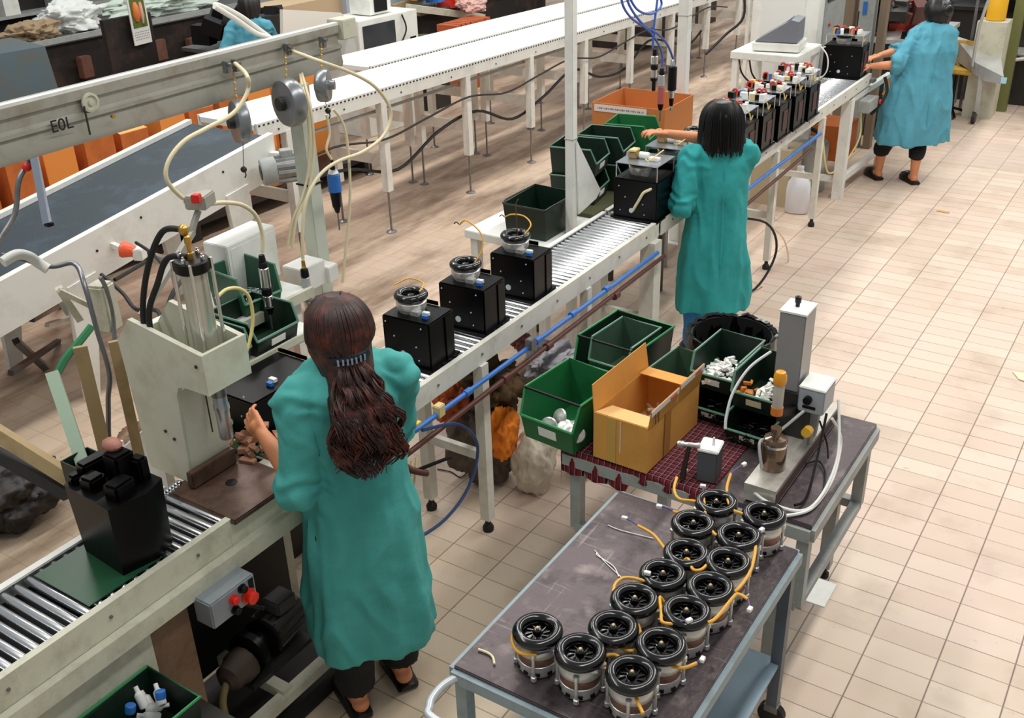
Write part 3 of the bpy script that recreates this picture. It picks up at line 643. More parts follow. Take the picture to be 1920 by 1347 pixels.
# grey can and hammer
t = thing('oil_can', 'grey square can with a white lid in front of the bins', 'can', (-1.215, 3.11, KZ+.01), .15)
m = MB(); m.box((0, 0, .065), (.075, .09, .13), bev=.004); m.out('can_body', mat('slate_can', '#5E6064', .4, .3), t)
m = MB(); m.box((0, 0, .136), (.08, .095, .014), bev=.004); m.out('lid', whitepl, t)
m = MB(); m.lathe([(.006, .14), (.004, .175), (.001, .178)], (.01, 0, 0), n=8); m.out('nozzle', whitepl, t)
t = thing('hammer', 'hammer with a dark handle leaning on the grey can', 'hammer', (-1.29, 3.035, KZ+.01), .1)
m = MB(); m.tube([(0, 0, .005), (.004, .012, .07), (.012, .026, .14)], lambda q: .012-.004*q, 10, 4); m.out('handle', mat('dark_wood', '#2A1C18', .5), t)
m = MB(); m.lathe([(.011, -.045), (.012, -.04), (.012, -.025), (.008, -.018), (.010, .0), (.009, .02), (.012, .03), (.012, .04)], (.013, .028, .145), ax=(1, .15, .05), n=12); m.out('head', mat('bright_steel', '#D6D2CC', .3, .8), t)
m = MB(); m.box(U(1286, 882, KZ+.014), (.016, .012, .012), bev=.002); tag(m.out('cable_plug', creamhose), 'small cream plug lying on the plaid cloth', 'plug')
# ================================================================ waste bin
t = thing('waste_bin', 'round black waste bin lined with a crinkled black bag', 'waste bin', (-1.62, 4.32, 0))
m = MB(); m.lathe([(.14, .0), (.16, .02), (.195, .74), (.205, .76), (.205, .785), (.19, .785), (.15, .04), (.13, .03)], n=36, close=False); m.out('bin_body', rubber, t)
m = MB(); rings = []
for r_, z in ((.212, .56), (.216, .66), (.222, .76), (.215, .80), (.197, .795), (.185, .72), (.165, .5), (.13, .3), (.03, .26)):
    rg = []
    for k in range(90):
        a = 2*math.pi*k/90; j = .012*noise.noise(V(math.cos(a)*5, math.sin(a)*5, z*12))+.009*noise.noise(V(math.cos(a)*12, math.sin(a)*12, z*20))
        rg.append(m.bm.verts.new(((r_+j)*math.cos(a), (r_+j)*math.sin(a), z+j*.9)))
    rings.append(rg)
m.skinr(rings, cap=False); m.out('bin_bag', mat('black_bag', '#070707', .22), t, smooth=25)
m = MB(); m.prism([V(.02, -.1, .50), V(.14, -.06, .56), V(.13, .0, .62), V(.0, -.02, .58)], (0, .003, .006)); tag(m.out('cardboard_scrap', mat('rust_scrap', '#B4542C', .7)), 'rust-coloured scrap of card lying in the waste bin', 'scrap'); bpy.data.objects['cardboard_scrap'].location = (-1.62, 4.32, .0)
# ================================================================ black housings on the rollers
sticker = mat('pale_sticker', '#C9D8DC', .4)
pale = mat('pale_transformer', '#D8C48C', .5)
blk = mat('black_enamel', '#030304', .35, bump=.05, bscale=15, spec=.18)
def housing(label, x, y, rz=.05, motor=True, plate=False, size=(.24, .185, .215), group=None, lean=True, cb=None):
    t = thing('appliance_housing', label, 'housing', (x, y, .992), rz, group)
    W, D, H = size; w, d = W/2, D/2
    m = MB(); m.box((0, 0, H/2), (W, D, H), bev=.006); m.box((0, 0, .006), (W+.02, D+.03, .012))
    m.prism([V(-w, d, H-.002), V(-w+.02, d, H-.002), V(-w+.02, d, H+.018), V(-w, d, H+.012)], (.6*W, 0, 0)); m.box((w-.03, d-.05, H*.5), (.07, .05, H*.92), bev=.004)
    m.out('body', blk, t)
    m = MB(); m.cyl((-.02, -d-.001, .055), (-.02, -d-.004, .055), .014, n=16); o = m.out('round_sticker', sticker, t)
    b = MB(); b.cyl((0, 0, 0), (0, -.003, 0), .0035, n=6); spread('screw', b, sticker, t, [V(a, -d-.001, c) for a, c in ((-.06, .13), (.05, .10), (.08, .19), (-.09, .05), (.06, .04), (-.1, .19))])
    if motor:
        c = (-.035, .01, H)
        m = MB(); m.lathe([(.056, -.01), (.056, .014), (.064, .016), (.066, .042), (.058, .05), (.03, .054)], c, n=26); o = m.out('motor_body', alu, t)
        m = MB(); m.box((c[0]+.05, c[1]-.04, H+.008), (.04, .03, .022)); m.out('mounting_lug', alu, o)
        m = MB(); m.lathe([(.054+.019*math.cos(a), .066+.016*math.sin(a)) for a in [k_*math.pi/7 for k_ in range(14)]], c, n=34, close=True); o = m.out('fan_wheel', gloss, t, smooth=60)
        m = MB(); m.lathe([(.044, .054), (.044, .058), (.016, .06), (.014, .068), (.001, .07)], c, n=24); m.out('fan_disc', gloss, o)
    if not plate:
        m = MB(); m.box((.055, -.015, H+.008), (.03, .018, .014)); m.out('white_connector', whitepl, t)
        m = MB(); m.box((.07, -.045, H+.008), (.026, .016, .014)); m.out('blue_connector', bluem, t)
        if cb:
            m = MB(); m.tube(cb, .0035, 8, 6); m.out('cable', yellow, t)
            if len(cb) > 3: m = MB(); m.tube([cb[-1], cb[-1]+V(-.015, 0, .01), cb[-1]+V(-.028, 0, .0)], .0025, 6, 3); m.out('lead_end', rubber, t)
    else:
        z = H+.085
        m = MB(); m.box((0, 0, z), (W*.95, D*.95, .004), bev=.001); pl = m.out('top_plate', mat('bright_plate', '#B9C0C8', .25, .8), t)
        b = MB(); b.cyl((0, 0, H), (0, 0, z), .004, n=8); spread('spacer_post', b, chrome, t, [V(i*(w-.012), j*(d-.012), 0) for i in (-1, 1) for j in (-1, 1)])
        if plate == 'pale':
            m = MB(); m.box((-.07, .0, z+.022), (.055, .06, .04), bev=.006); m.out('transformer', mat('tan_coil', '#A08658', .5), t)
            m = MB(); m.box((-.07, .0, z+.047), (.045, .07, .012), bev=.004); m.out('coil_cap', pale, t)
            m = MB(); m.lathe([(.018, 0), (.02, .003), (.02, .052), (.018, .056)], (-.035, .0, z+.022), ax=(1, 0, 0), n=16); m.out('capacitor', whitepl, t)
            m = MB(); m.box((.06, -.01, z+.012), (.06, .04, .02), bev=.003); m.out('terminal_block', whitepl, t)
            m = MB(); m.tube([(.03, -d*.5, z+.02), (.07, -d*.8, z+.03), (.09, -.02, z+.05), (.1, .02, z+.06)], .004, 8, 5); m.out('yellow_wire', mat('pale_yellow_wire', '#E8D080', .5), t)
            m = MB(); m.tube([(-.005, -d-.012, .06), (.035, -d-.02, .13), (.06, -d-.02, .175), (.085, -d-.006, .19), (.10, -d+.01, .20)], .0085, 10, 6); m.out('drain_hose', creamhose, t)
        else:
            rr = random.Random(int(y*100)); 
            for k, (mt, nm) in enumerate(((redm_, 'red_coil'), (mat('orange_cap', '#E0A050', .5), 'amber_cap'), (whitepl, 'white_relay'), (black, 'black_relay'), (whitepl, 'white_relay'), (pale, 'transformer'), (redm_, 'red_coil'), (whitepl, 'capacitor'), (black, 'black_relay'), (bluem, 'blue_connector'), (whitepl, 'terminal'), (black, 'black_block'), (whitepl, 'terminal'), (redm_, 'red_coil'), (black, 'black_block'), (whitepl, 'capacitor'), (mat('orange_cap', '#E0A050', .5), 'amber_cap'), (black, 'black_relay'), (redm_, 'red_coil'), (whitepl, 'terminal'))):
                a, b_ = (-.11+.030*(k % 8)+rr.uniform(-.006, .006)), rr.uniform(-.07, .07)
                m = MB()
                if 'coil' in nm: m.tube([(a-.016, b_, z+.01), (a-.012, b_, z+.04), (a+.006, b_, z+.05), (a+.018, b_, z+.035), (a+.016, b_, z+.005)], .007, 8, 4)
                else: m.box((a, b_, z+.018), (rr.uniform(.022, .045), rr.uniform(.025, .045), rr.uniform(.025, .06)), rz=rr.uniform(-.3, .3), bev=.002)
                m.out(nm, mt, t)
            m = MB(); m.tube([(.09, -.05, z+.01), (.11, -.06, z+.02), (.135, -.04, z-.02), (.14, -.03, z-.06), (.15, -.02, z-.03)], .0045, 8, 5); m.out('wire_loop', mat('pale_yellow_wire', '#E8D080', .5), t)
            m = MB(); m.box((w+.003, 0, H*.5), (.004, D*.35, H*.55)); m.out('brown_grille', mat('brown_grille', '#4A2E2C', .6), t)
    return t
redm_ = mat('red_coil', '#C8402E', .45)
housing('single black housing with motor and no visible cable, nearest the long-haired worker', -2.525, 3.045, cb=[V(-.09, -.03, .33), V(-.05, .03, .345), V(.02, .03, .335), V(.04, -.03, .325)])
housing('single black housing in the middle of the three, its orange cable arching up left', -2.525, 3.44, cb=[V(.035, -.02, .31), V(.05, .02, .36), V(.03, .05, .42), V(-.05, .06, .465), V(-.09, .06, .44)])
h3 = housing('single black housing third in the row, a thin rod standing from its wheel', -2.525, 3.85, cb=[V(.035, -.02, .31), V(.04, .03, .34), V(-.02, .07, .36), V(-.10, .09, .35), V(-.14, .09, .33)])
m = MB(); m.tube([(-.03, .02, .28), (-.032, .02, .38), (-.034, .02, .43), (-.02, .02, .46)], .0022, 6, 4); m.out('thin_rod', mat('rust_rod', '#6A3A28', .6), h3)
housing('black housing with bare top plate and cream hose, in front of the second worker', -2.52, 5.15, rz=.04, plate='pale', size=(.27, .26, .235))
housing('black housing with top plate under the second worker\'s outstretched hand', -2.52, 5.52, rz=.04, plate='pale', size=(.27, .26, .235))
housing('black housing with exposed fan wheel, third in line beside the second worker', -2.52, 5.90, rz=.04, motor=True, size=(.27, .26, .235))
wl = ['nearest the camera, beside the dark-haired head', 'second of the wired row', 'third of the wired row, in its middle', 'fourth of the wired row', 'last of the row, before the empty stretch']
for k in range(5):
    housing('wired black housing with coils on top, '+wl[k], -2.525, 6.42+.315*k, rz=.03, plate='wired', size=(.29, .26, .25), group='wired housings in a row')
h = housing('wired black housing being worked on by the farthest worker', -2.62, 9.22, rz=.06, plate='wired', size=(.33, .26, .27))
m = MB(); m.tube([(-.28, -.16, .22), (-.22, -.18, .28), (-.12, -.19, .20), (-.10, -.2, .08), (-.14, -.22, .01), (-.2, -.24, .01)], .006, 8, 6); m.out('white_hose', whitepl, h)
m = MB(); m.tube([(-.22, -.16, .0), (-.23, -.17, .15), (-.18, -.14, .24), (-.1, -.1, .26)], .006, 8, 6); m.out('cream_hose', creamhose, h)
housing('black housing lying in a green tray at the press, under the long-haired worker\'s hand', -2.73, 2.36, rz=-.02, motor=False, size=(.24, .36, .17))
m = MB(); m.box((-2.73, 2.35, .984), (.30, .46, .012)); m.box((-2.58, 2.35, .998), (.012, .46, .03)); m.box((-2.73, 2.12, .998), (.30, .012, .03)); tag(m.out('green_tray', greenp), 'green tray under the black housing by the press', 'tray')
# tall moulded black pair on a green sheet on the near rollers
m = MB(); m.box((-2.52, 1.40, .994), (.27, .27, .004)); tag(m.out('green_sheet', mat('green_sheet', '#1E4A30', .3)), 'thin dark green sheet on the near rollers under the tall black moulding', 'sheet')
t = thing('black_moulding', 'tall irregular black plastic moulding with an open ribbed top on the near rollers', 'moulding', (-2.50, 1.50, .996), .05)
m = MB(); a = [(-.135, -.07), (.09, -.10), (.125, .02), (.10, .10), (-.10, .11), (-.15, .03)]
m.hexa([V(x*.92, y*.95, 0) for x, y in a], [V(x*1.03, y*1.0, .25) for x, y in a]); m.out('shell', blk, t)
m = MB(); rr = random.Random(3)
for x, y, w_, d_, h_ in ((-.10, .02, .05, .10, .07), (-.05, -.03, .06, .06, .05), (.0, .04, .07, .07, .11), (.06, -.02, .06, .08, .06), (.05, .07, .05, .04, .09), (-.12, -.04, .04, .04, .04)):
    m.box((x, y, (.25+h_/2-.01)), (w_, d_, h_), rz=rr.uniform(-.2, .2), bev=.008)
o = m.out('ribbed_top', blk, t); 
m = MB(); m.ball((-.03, .05, .36), .028, (1.3, 1, .8), 10); m.out('pink_cap', mat('flesh_pink_cap', '#A87060', .5), t)
m = MB(); m.box((-.05, .09, .31), (.012, .03, .06), rz=.4); m.out('white_clip', whitepl, t)
t = thing('side_tray', 'dark green tray end sticking out left of the tall black moulding', 'tray', (-2.665, 1.53, 1.18))
m = MB(); m.shell([[V(-.06, -.05, 0), V(.06, -.05, 0), V(.06, .05, 0), V(-.06, .05, 0)]]+[[V(*a_, 0), V(*b_, 0), V(*b_, .09), V(*a_, .09)] for a_, b_ in (((-.06, -.05), (.06, -.05)), ((.06, -.05), (.06, .05)), ((.06, .05), (-.06, .05)), ((-.06, .05), (-.06, -.05)))], .004); m.out('tray_shell', dgreen, t, smooth=0)
m = MB(); m.box((0, 0, -.13), (.05, .05, .24)); m.out('tray_foot', blk, t)
# ================================================================ press
pc = mat('press_paint', '#CFD0BE', .45, dirt='#A09070', damt=.5, dscale=5, bump=.05)
t = thing('bench_press', 'pale green-white C-frame bench press with a vertical cylinder, left of the front worker', 'press', (-2.62, 1.95, 1.0)); O = V(-2.62, 1.95, 1.0)
def S(px, py, y): v = UY(px, py, y); return v-O
side = [(-2.83, 1.0), (-2.62, 1.0), (-2.60, 1.36), (-2.585, 1.39), (-2.555, 1.40), (-2.45, 1.40), (-2.45, 1.545), (-2.78, 1.595), (-2.86, 1.50)]
m = MB(); m.prism([V(x, 1.86, z)-O for x, z in side], (0, .018, 0)); m.prism([V(x, 2.03, z)-O for x, z in side], (0, .018, 0))
m.prism([V(-2.45, 1.86, 1.40)-O, V(-2.45, 2.048, 1.40)-O, V(-2.45, 2.048, 1.545)-O, V(-2.45, 1.86, 1.545)-O], (.014, 0, 0))
m.prism([V(-2.85, 1.87, 1.0)-O, V(-2.85, 2.04, 1.0)-O, V(-2.87, 2.04, 1.5)-O, V(-2.87, 1.87, 1.5)-O], (.014, 0, 0))
m.prism([V(-2.63, 1.87, 1.0)-O, V(-2.63, 2.04, 1.0)-O, V(-2.605, 2.04, 1.37)-O, V(-2.605, 1.87, 1.37)-O], (.01, 0, 0))
m.prism([V(-2.60, 1.87, 1.40)-O, V(-2.60, 2.04, 1.40)-O, V(-2.45, 2.04, 1.40)-O, V(-2.45, 1.87, 1.40)-O], (0, 0, .012)); m.out('c_frame', pc, t, smooth=0)
b = MB(); b.cyl((0, 0, 0), (0, -.004, 0), .006, n=8); spread('bolt', b, dark, t, [V(-2.66, 1.859, 1.17)-O, V(-2.70, 1.859, 1.19)-O, V(-2.47, 1.859, 1.50)-O])
b = MB(); b.box((0, 0, 0), (.003, .004, .16)); b.out('slot', dark, t).location = V(-2.596, 1.97, 1.24)-O
cx, cy = -2.535, 1.965
m = MB(); m.lathe([(.042, 0), (.042, .28)], V(cx, cy, 1.50)-O, n=24); m.out('cylinder_barrel', mat('bright_barrel', '#C6C8BC', .25, .6), t)
b = MB(); b.cyl((0, 0, 0), (0, 0, .33), .006, n=8); spread('tie_rod', b, chrome, t, [V(cx+i*.042, cy+j*.042, 1.49)-O for i in (-1, 1) for j in (-1, 1)])
m = MB(); m.lathe([(.052, 0), (.056, .004), (.056, .035), (.052, .04)], V(cx, cy, 1.78)-O, n=24); m.out('cylinder_head', black, t)
b = MB(); b.lathe([(.008, 0), (.008, .014), (.004, .016), (.004, .022)], n=6); spread('cap_nut', b, chrome, t, [V(cx+.042*math.cos(a), cy+.042*math.sin(a), 1.82)-O for a in (.3, 1.9, 3.4, 5)])
m = MB(); m.lathe([(.010, 0), (.010, .02), (.007, .022), (.007, .05), (.011, .052), (.011, .075), (.006, .08)], V(cx, cy, 1.82)-O, n=10); m.ball(V(cx-.01, cy, 1.915)-O, .018, n=8); m.out('brass_fitting', brass, t)
for dx, dz, r_ in ((0, 0, .010), (.03, -.09, .010)):
    m = MB(); m.tube([V(cx-.02+dx*.2, cy, 1.915+dz)-O, V(cx-.09, cy-.02, 1.90+dz)-O, V(cx-.155+dx, cy-.05, 1.78+dz*.6)-O, V(cx-.19+dx, cy-.08, 1.62)-O, V(cx-.19+dx, cy-.09, 1.45)-O], r_, 10, 8); m.out('hydraulic_hose', rubber, t)
rxx, ry = -2.505, 1.955
m = MB(); m.lathe([(.018, .13), (.018, .145), (.026, .15), (.026, .15+.0), (.026, .02+.19)], V(rxx, ry, 1.19)-O, n=20); m.out('ram_rod', steel, t)
m = MB(); m.lathe([(.022, 0), (.024, .003), (.024, .11), (.027, .112), (.027, .13), (.024, .134), (.024, .22)], V(rxx, ry, 1.175)-O, n=22); m.out('ram', mat('dull_chrome', '#B2B2B4', .3, .8), t)
m = MB(); m.box(V(-2.49, 1.93, .992)-O, (.34, .30, .02), bev=.004); m.out('bolster_plate', brownsteel, t)
m = MB(); m.cyl(V(-2.50, 1.935, 1.0)-O, V(-2.50, 1.935, 1.0035)-O, .021, n=20); m.out('die_hole', black, t)
m = MB(); m.box(V(-2.59, 1.935, 1.035)-O, (.03, .20, .06), bev=.003); m.out('side_gauge', brownsteel, t)
m = MB(); m.box(V(-2.44, 1.95, .93)-O, (.20, .36, .10)); m.out('plinth', cream, t)
m = MB(); m.tube([UX(372, 395, -2.9), UX(362, 425, -2.9), UX(360, 440, -2.9)], .012, 8, 3); m.box(UX(375, 375, -2.9), (.08, .09, .05), rz=.4, bev=.005); m.bar(UX(361, 435, -2.9), V(-2.83, 1.95, 1.56), .02, .02); tag(m.out('valve_block', mat('valve_grey', '#A8A69C', .4, .3)), 'grey foot valve block clipped above the press cylinder', 'valve')
m = MB(); m.box(UX(368, 372, -2.86), (.03, .03, .03), rz=.4, bev=.003); tag(m.out('red_valve_cap', redm), 'small red cap on the valve block above the press', 'cap')
heap('rust_parts', 'rusty brown castings piled behind the press ram', 'castings', (-2.60, 2.14, 1.0), .06, .08, 26, mat('rust_castings', '#A87860', .7), .035, zs=.1)
m = MB(); m.lathe([(.007, 0)]+[(.014 if k % 2 else .009, .008+k*.006) for k in range(14)]+[(.006, .1)], V(-2.625, 1.72, 1.015), ax=(.15, 1, .25), n=12); tag(m.out('coil_spring', chrome), 'small coil spring lying on the near rollers beside the press', 'spring')
# shelf and bins behind the press
t = thing('shelf_unit', 'white two-tier shelf behind the press carrying screw bins', 'shelf', (-3.0, 2.6, 0)); O = V(-3.0, 2.6, 0)
m = MB(); m.box(V(-3.0, 2.5, 1.14)-O, (.28, .62, .018)); m.out('lower_shelf', white, t)
m = MB(); m.box(V(-2.86, 2.5, 1.155)-O, (.012, .62, .03)); m.out('shelf_lip', cream, t)
m = MB(); m.box(V(-3.25, 2.62, 1.21)-O, (.36, .72, .02)); m.out('upper_shelf', white, t)
m = MB(); m.box(V(-3.07, 2.62, 1.205)-O, (.02, .74, .045)); m.out('shelf_lip', cream, t)
for y in (2.3, 2.92):
    m = MB(); m.box(V(-3.12, y, .6)-O, (.04, .04, 1.2)); m.out('upright', white, t)
    m = MB(); m.box(V(-3.40, y, .6)-O, (.04, .04, 1.2)); m.out('upright', white, t)
    m = MB(); m.box(V(-2.89, y*.8+.5, .55)-O, (.04, .04, 1.1)); m.out('upright', white, t)
t = thing('white_cabinet', 'small white steel cabinet behind the bin of screws', 'cabinet', (-3.36, 2.88, 1.22), .05)
m = MB(); m.box((0, 0, .12), (.14, .30, .24), bev=.004); m.out('cabinet_body', white, t)
m = MB(); m.box((.0705, 0, .12), (.002, .26, .20)); m.out('door', white, t)
bin_('green bin half full of screws on the upper shelf', (-3.19, 2.72, 1.222), .20, .24, .17, mat('mid_green_bin', '#2F6048', .45, dirt='#183828', damt=.5), rz=rad(90)-.1, rod=False, rimm=grim, lip=.35)
heap('screws', 'bright screws heaped in the green bin on the upper shelf', 'screws', (-3.16, 2.71, 1.25), .07, .07, 90, chrome, .016, zs=.05, shape='c')
bin_('dark bin of small screws on the lower shelf, nearer the press', (-3.0, 2.33, 1.15), .22, .25, .14, dgreen, rz=rad(90), rod=False, cardm=whitepl, rimm=grim)
bin_('empty dark bin on the lower shelf, farther from the press', (-3.0, 2.58, 1.15), .24, .26, .15, dgreen, rz=rad(90), rod=False, cardm=whitepl, rimm=grim)
heap('small_screws', 'small steel screws in the corner of the dark shelf bin', 'screws', (-2.95, 2.29, 1.17), .05, .06, 40, steel, .01, zs=.02, shape='c')
m = MB(); m.box((-3.12, 2.72, .32), (.20, .22, .64)); tag(m.out('carton_stand', dark), 'dark stand under the orange-brown carton left of the worker', 'stand')
m = MB(); m.box((-3.10, 2.72, .79), (.24, .24, .29)); tag(m.out('orange_carton', card2), 'orange-brown carton below the shelf, left of the worker\'s head', 'box')
t = thing('white_box', 'white angular box on the shelf end behind the worker\'s head', 'box', (-3.28, 3.16, 1.12))
m = MB(); m.box((0, 0, .06), (.12, .16, .12), bev=.004); m.out('box_body', white, t)
m = MB(); m.box((.03, .11, .04), (.1, .07, .08), bev=.004); m.out('side_box', white, t)
# ================================================================ overhead beam, post, balancers, tools
bm_ = mat('beam_paint', '#A9A89E', .38, .25, dirt='#7E735C', damt=.6, dscale=6)
t = thing('overhead_beam', 'grey-cream overhead steel beam crossing the upper left, carrying hoses and balancers', 'beam', (-3.4, 2.6, 2.1)); O = V(-3.4, 2.6, 2.1)
bx = lambda y: -3.385-.035*(y-1.96)
pr = [(0, 2.20), (0, 2.165), (-.012, 2.16), (-.012, 2.12), (.012, 2.112), (.012, 2.098), (0, 2.09), (.01, 2.03), (.004, 2.012), (-.10, 2.012), (-.10, 2.20)]
m = MB(); m.hexa([V(bx(1.0)+dx, 1.0, z)-O for dx, z in pr], [V(bx(3.74)+dx, 3.74, z)-O for dx, z in pr]); m.out('beam_profile', bm_, t)
m = MB(); m.box(V(bx(3.8)-.03, 3.80, 2.175)-O, (.10, .10, .09), bev=.004); m.out('end_bracket', cream, t)
m = MB(); m.hexa([V(bx(1.0)-.0, 1.0, 2.20)-O, V(bx(3.74), 3.74, 2.20)-O, V(bx(3.74)-.03, 3.74, 2.20)-O, V(bx(1.0)-.03, 1.0, 2.20)-O], [V(bx(1.0)-.0, 1.0, 2.212)-O, V(bx(3.74), 3.74, 2.212)-O, V(bx(3.74)-.03, 3.74, 2.212)-O, V(bx(1.0)-.03, 1.0, 2.212)-O]); m.out('top_strip', white, t)
p = UX(168, 192, -3.395)-O
m = MB(); m.lathe([(.036, 0), (.036, .008), (.026, .010), (.024, .005), (.012, .004), (.010, .012), (.001, .013)], p, ax=(1, 0, 0), n=24); m.out('round_boss', cream, t)
p = UX(163, 225, -3.37)-O; m = MB(); m.bar(p+V(0, 0, .05), p-V(0, 0, .055), .006, .004); m.out('joint_gap', dark, t)
m = MB(); m.cyl(UX(210, 218, -3.375)-O, UX(210, 218, -3.375)-O+V(.012, 0, 0), .008, n=8); m.out('lock_knob', brass, t)
cu = bpy.data.curves.new('stencil_text', 'FONT'); cu.body = 'E0L'; cu.size = .062; cu.extrude = .0008
to = bpy.data.objects.new('stencil_text', cu); COL.objects.link(to); me = bpy.data.meshes.new_from_object(to); bpy.data.objects.remove(to)
to = bpy.data.objects.new('stencil_text', me); me.materials.append(rubber); COL.objects.link(to); to.parent = t
p = UX(97, 250, -3.368)-O; to.location = p+V(.0, 0, .0); to.rotation_euler = (rad(90), 0, rad(90))
for q, nm in ((UX(420, 125, -3.4), 'clamp'), (UX(600, 78, -3.43), 'clamp'), (UX(534, 92, -3.43), 'clamp'), (UX(437, 122, -3.41), 'clamp')):
    m = MB(); m.box(q-O+V(.015, 0, 0), (.03, .025, .05), bev=.003); m.cyl(q-O+V(.03, 0, .01), q-O+V(.045, 0, .01), .008, n=8); m.out(nm, brass if R.random() < .5 else steel, t)
t = thing('support_post', 'pale green-white square post rising behind the front worker to the overhead beam', 'post', (-3.38, 3.36, 0), .0)
m = MB(); m.box((0, 0, 1.01), (.078, .078, 2.0), bev=.004); m.out('post_tube', mat('post_paint', '#CBD2C4', .45, dirt='#9AA090', damt=.4, dscale=5), t)
m = MB(); m.box((0, 0, .006), (.18, .18, .012)); m.out('foot_plate', greyp, t)
m = MB(); m.box((0, 0, 1.55), (.086, .086, .008)); m.out('tie_strap', black, t)
balm = mat('balancer_grey', '#8E9296', .3, .6, dirt='#66686C', damt=.4, dscale=12)
def balancer(label, px, py, r_, w_, top, drop, ax, x=-3.33, wire=None):
    c = UX(px, py, x); t = thing('tool_balancer', label, 'balancer', c, 0, 'tool balancers hanging from the beam'); ax = V(*ax).normalized()
    m = MB(); m.lathe([(r_*.5, -w_/2-.008), (r_*.55, -w_/2), (r_*.93, -w_/2+.002), (r_, -w_*.3), (r_, w_*.3), (r_*.93, w_/2), (r_*.4, w_/2+.002)], (0, 0, 0), ax=ax, n=30); m.out('drum_case', balm, t)
    m = MB(); m.lathe([(r_*.3, 0), (r_*.28, .025), (.001, .027)], ax*(w_/2+.001), ax=ax, n=16); m.out('hub', dark if drop else balm, t)
    tp = UX(*top, -3.40)-c; m = MB(); n = 9
    for k in range(n):
        q = V(0, 0, r_).lerp(tp, (k+.5)/n); L_ = (tp.z-r_)/n*.72
        m.tube([q+V(.005*(k % 2), .005*(1-k % 2), -L_), q+V(-.005*(k % 2), -.005*(1-k % 2), 0), q+V(0, 0, L_)], .0022, 5, 2)
    o = m.out('chain', brass, t)
    if wire:
        e = UX(*wire, x)-c; m = MB(); m.tube([V(0, 0, -r_*.9), e], .0018, 5, 1); m.out('wire_rope', steel, t)
        m = MB(); m.ball(e, .014, n=8); m.tube([e, e+V(.01, 0, -.02), e+V(0, .0, -.035)], .003, 5, 3); m.out('hook', dark, t)
    return t
balancer('left grey tool balancer before the dark belt, its wire ending in a small hook', 450, 228, .092, .05, (437, 130), 1, (-.44, -.88, .05), wire=(457, 318))
balancer('largest grey tool balancer, hanging beside the post top, its round face showing', 543, 192, .105, .065, (535, 98), 1, (-.24, -.95, 0))
balancer('small grey tool balancer right of the post with a spindle on its side', 606, 160, .074, .055, (603, 82), 0, (.83, .5, 0), wire=(615, 208))
def tool(label, top, segs, name='screwdriver', group=None, tilt=(0, 0)):
    t = thing(name, label, 'power screwdriver', top, 0, group); t.rotation_euler = (tilt[0], tilt[1], 0)
    for nm, r0, r1, z0, z1, mt in segs:
        m = MB(); m.lathe([(r0*.85, -z0), (r0, -z0-.003), (r1, -z1+.003), (r1*.85, -z1)], n=16); m.out(nm, mt, t)
    return t
clr = mat('grey_clear_plastic', '#A8ACAE', .15)
p = UX(490, 478, -2.98)
tool('silver and black screwdriver hanging point down above the dark bins', p, [('hose_nut', .012, .015, 0, .03, black), ('swivel', .018, .02, .03, .055, black), ('barrel', .021, .021, .055, .14, chrome), ('band', .022, .022, .14, .175, black), ('lower_barrel', .020, .019, .175, .225, chrome), ('chuck', .02, .012, .225, .26, black), ('bit', .004, .004, .26, .33, steel)])
p = UX(568, 488, -3.1)
tool('translucent screwdriver hanging against the post behind the worker\'s head', p, [('hose_nut', .008, .01, 0, .04, brass), ('swivel', .017, .019, .04, .08, black), ('barrel', .019, .024, .08, .19, clr), ('lower_barrel', .024, .018, .19, .24, chrome), ('chuck', .02, .012, .24, .27, black)])
p = UX(624, 318, -3.2)
tool('blue and black screwdriver hanging alone over the tiled floor', p, [('hanger', .006, .012, -.05, 0, black), ('cap', .02, .025, 0, .02, whitepl), ('barrel', .029, .031, .02, .105, bluem), ('grip', .026, .02, .105, .18, black), ('nose', .016, .010, .18, .205, black), ('bit', .0035, .0035, .205, .29, steel)])
H_ = []
def hose(px, x, r_=.0075, m_=creamhose, label='', group=None):
    pts = [UX(a, b, x) for a, b in px]
    if px[0][1] < 150 and -3.4 < x < -3.05: pts = [UX(*px[0], -3.40)]+pts[1:]
    return cable('air_hose', pts, r_, m_, label, 'hose', group, n=10, sub=8)
hose([(440, 118), (462, 140), (466, 165), (452, 195), (430, 218), (385, 242), (345, 265), (317, 300), (312, 335), (335, 365), (360, 380), (385, 382)], -3.12, .0085, creamhose, 'cream hose dropping from the beam in a wide bend over the dark belt')
hose([(385, 384), (420, 380), (455, 385), (480, 405), (492, 440), (492, 474)], -3.0, .0085, creamhose, 'cream hose running from the valve block down to the silver screwdriver')
hose([(549, 96), (600, 115), (655, 135), (700, 160), (728, 195), (732, 225), (716, 258), (680, 285), (640, 300), (610, 318), (588, 345), (572, 385), (567, 440), (568, 486)], -3.16, .008, creamhose, 'cream hose looping widely right of the post')
hose([(562, 140), (575, 200), (580, 260), (578, 320), (566, 370), (548, 415), (540, 460)], -3.28, .0065, creamhose, 'cream hose tied close along the post, left strand', 'hoses tied along the post')
hose([(566, 138), (583, 205), (588, 290), (578, 360), (556, 410), (548, 465)], -3.26, .0065, creamhose, 'cream hose tied close along the post, right strand', 'hoses tied along the post')
hose([(625, 205), (640, 225), (650, 260), (656, 330), (655, 400), (648, 470), (642, 530)], -3.2, .0065, creamhose, 'straight cream hose falling right of the blue screwdriver')
hose([(612, 215), (618, 250), (612, 280), (622, 300), (620, 312)], -3.2, .006, creamhose, 'short cream hose above the blue screwdriver')
hose([(405, 560), (425, 543), (450, 542), (468, 560), (474, 600), (468, 640), (455, 680), (437, 722), (430, 735)], -2.86, .007, mat('yellow_hose', '#E6D48C', .35), 'yellow-cream hose curving from behind the press head to a brass nozzle')
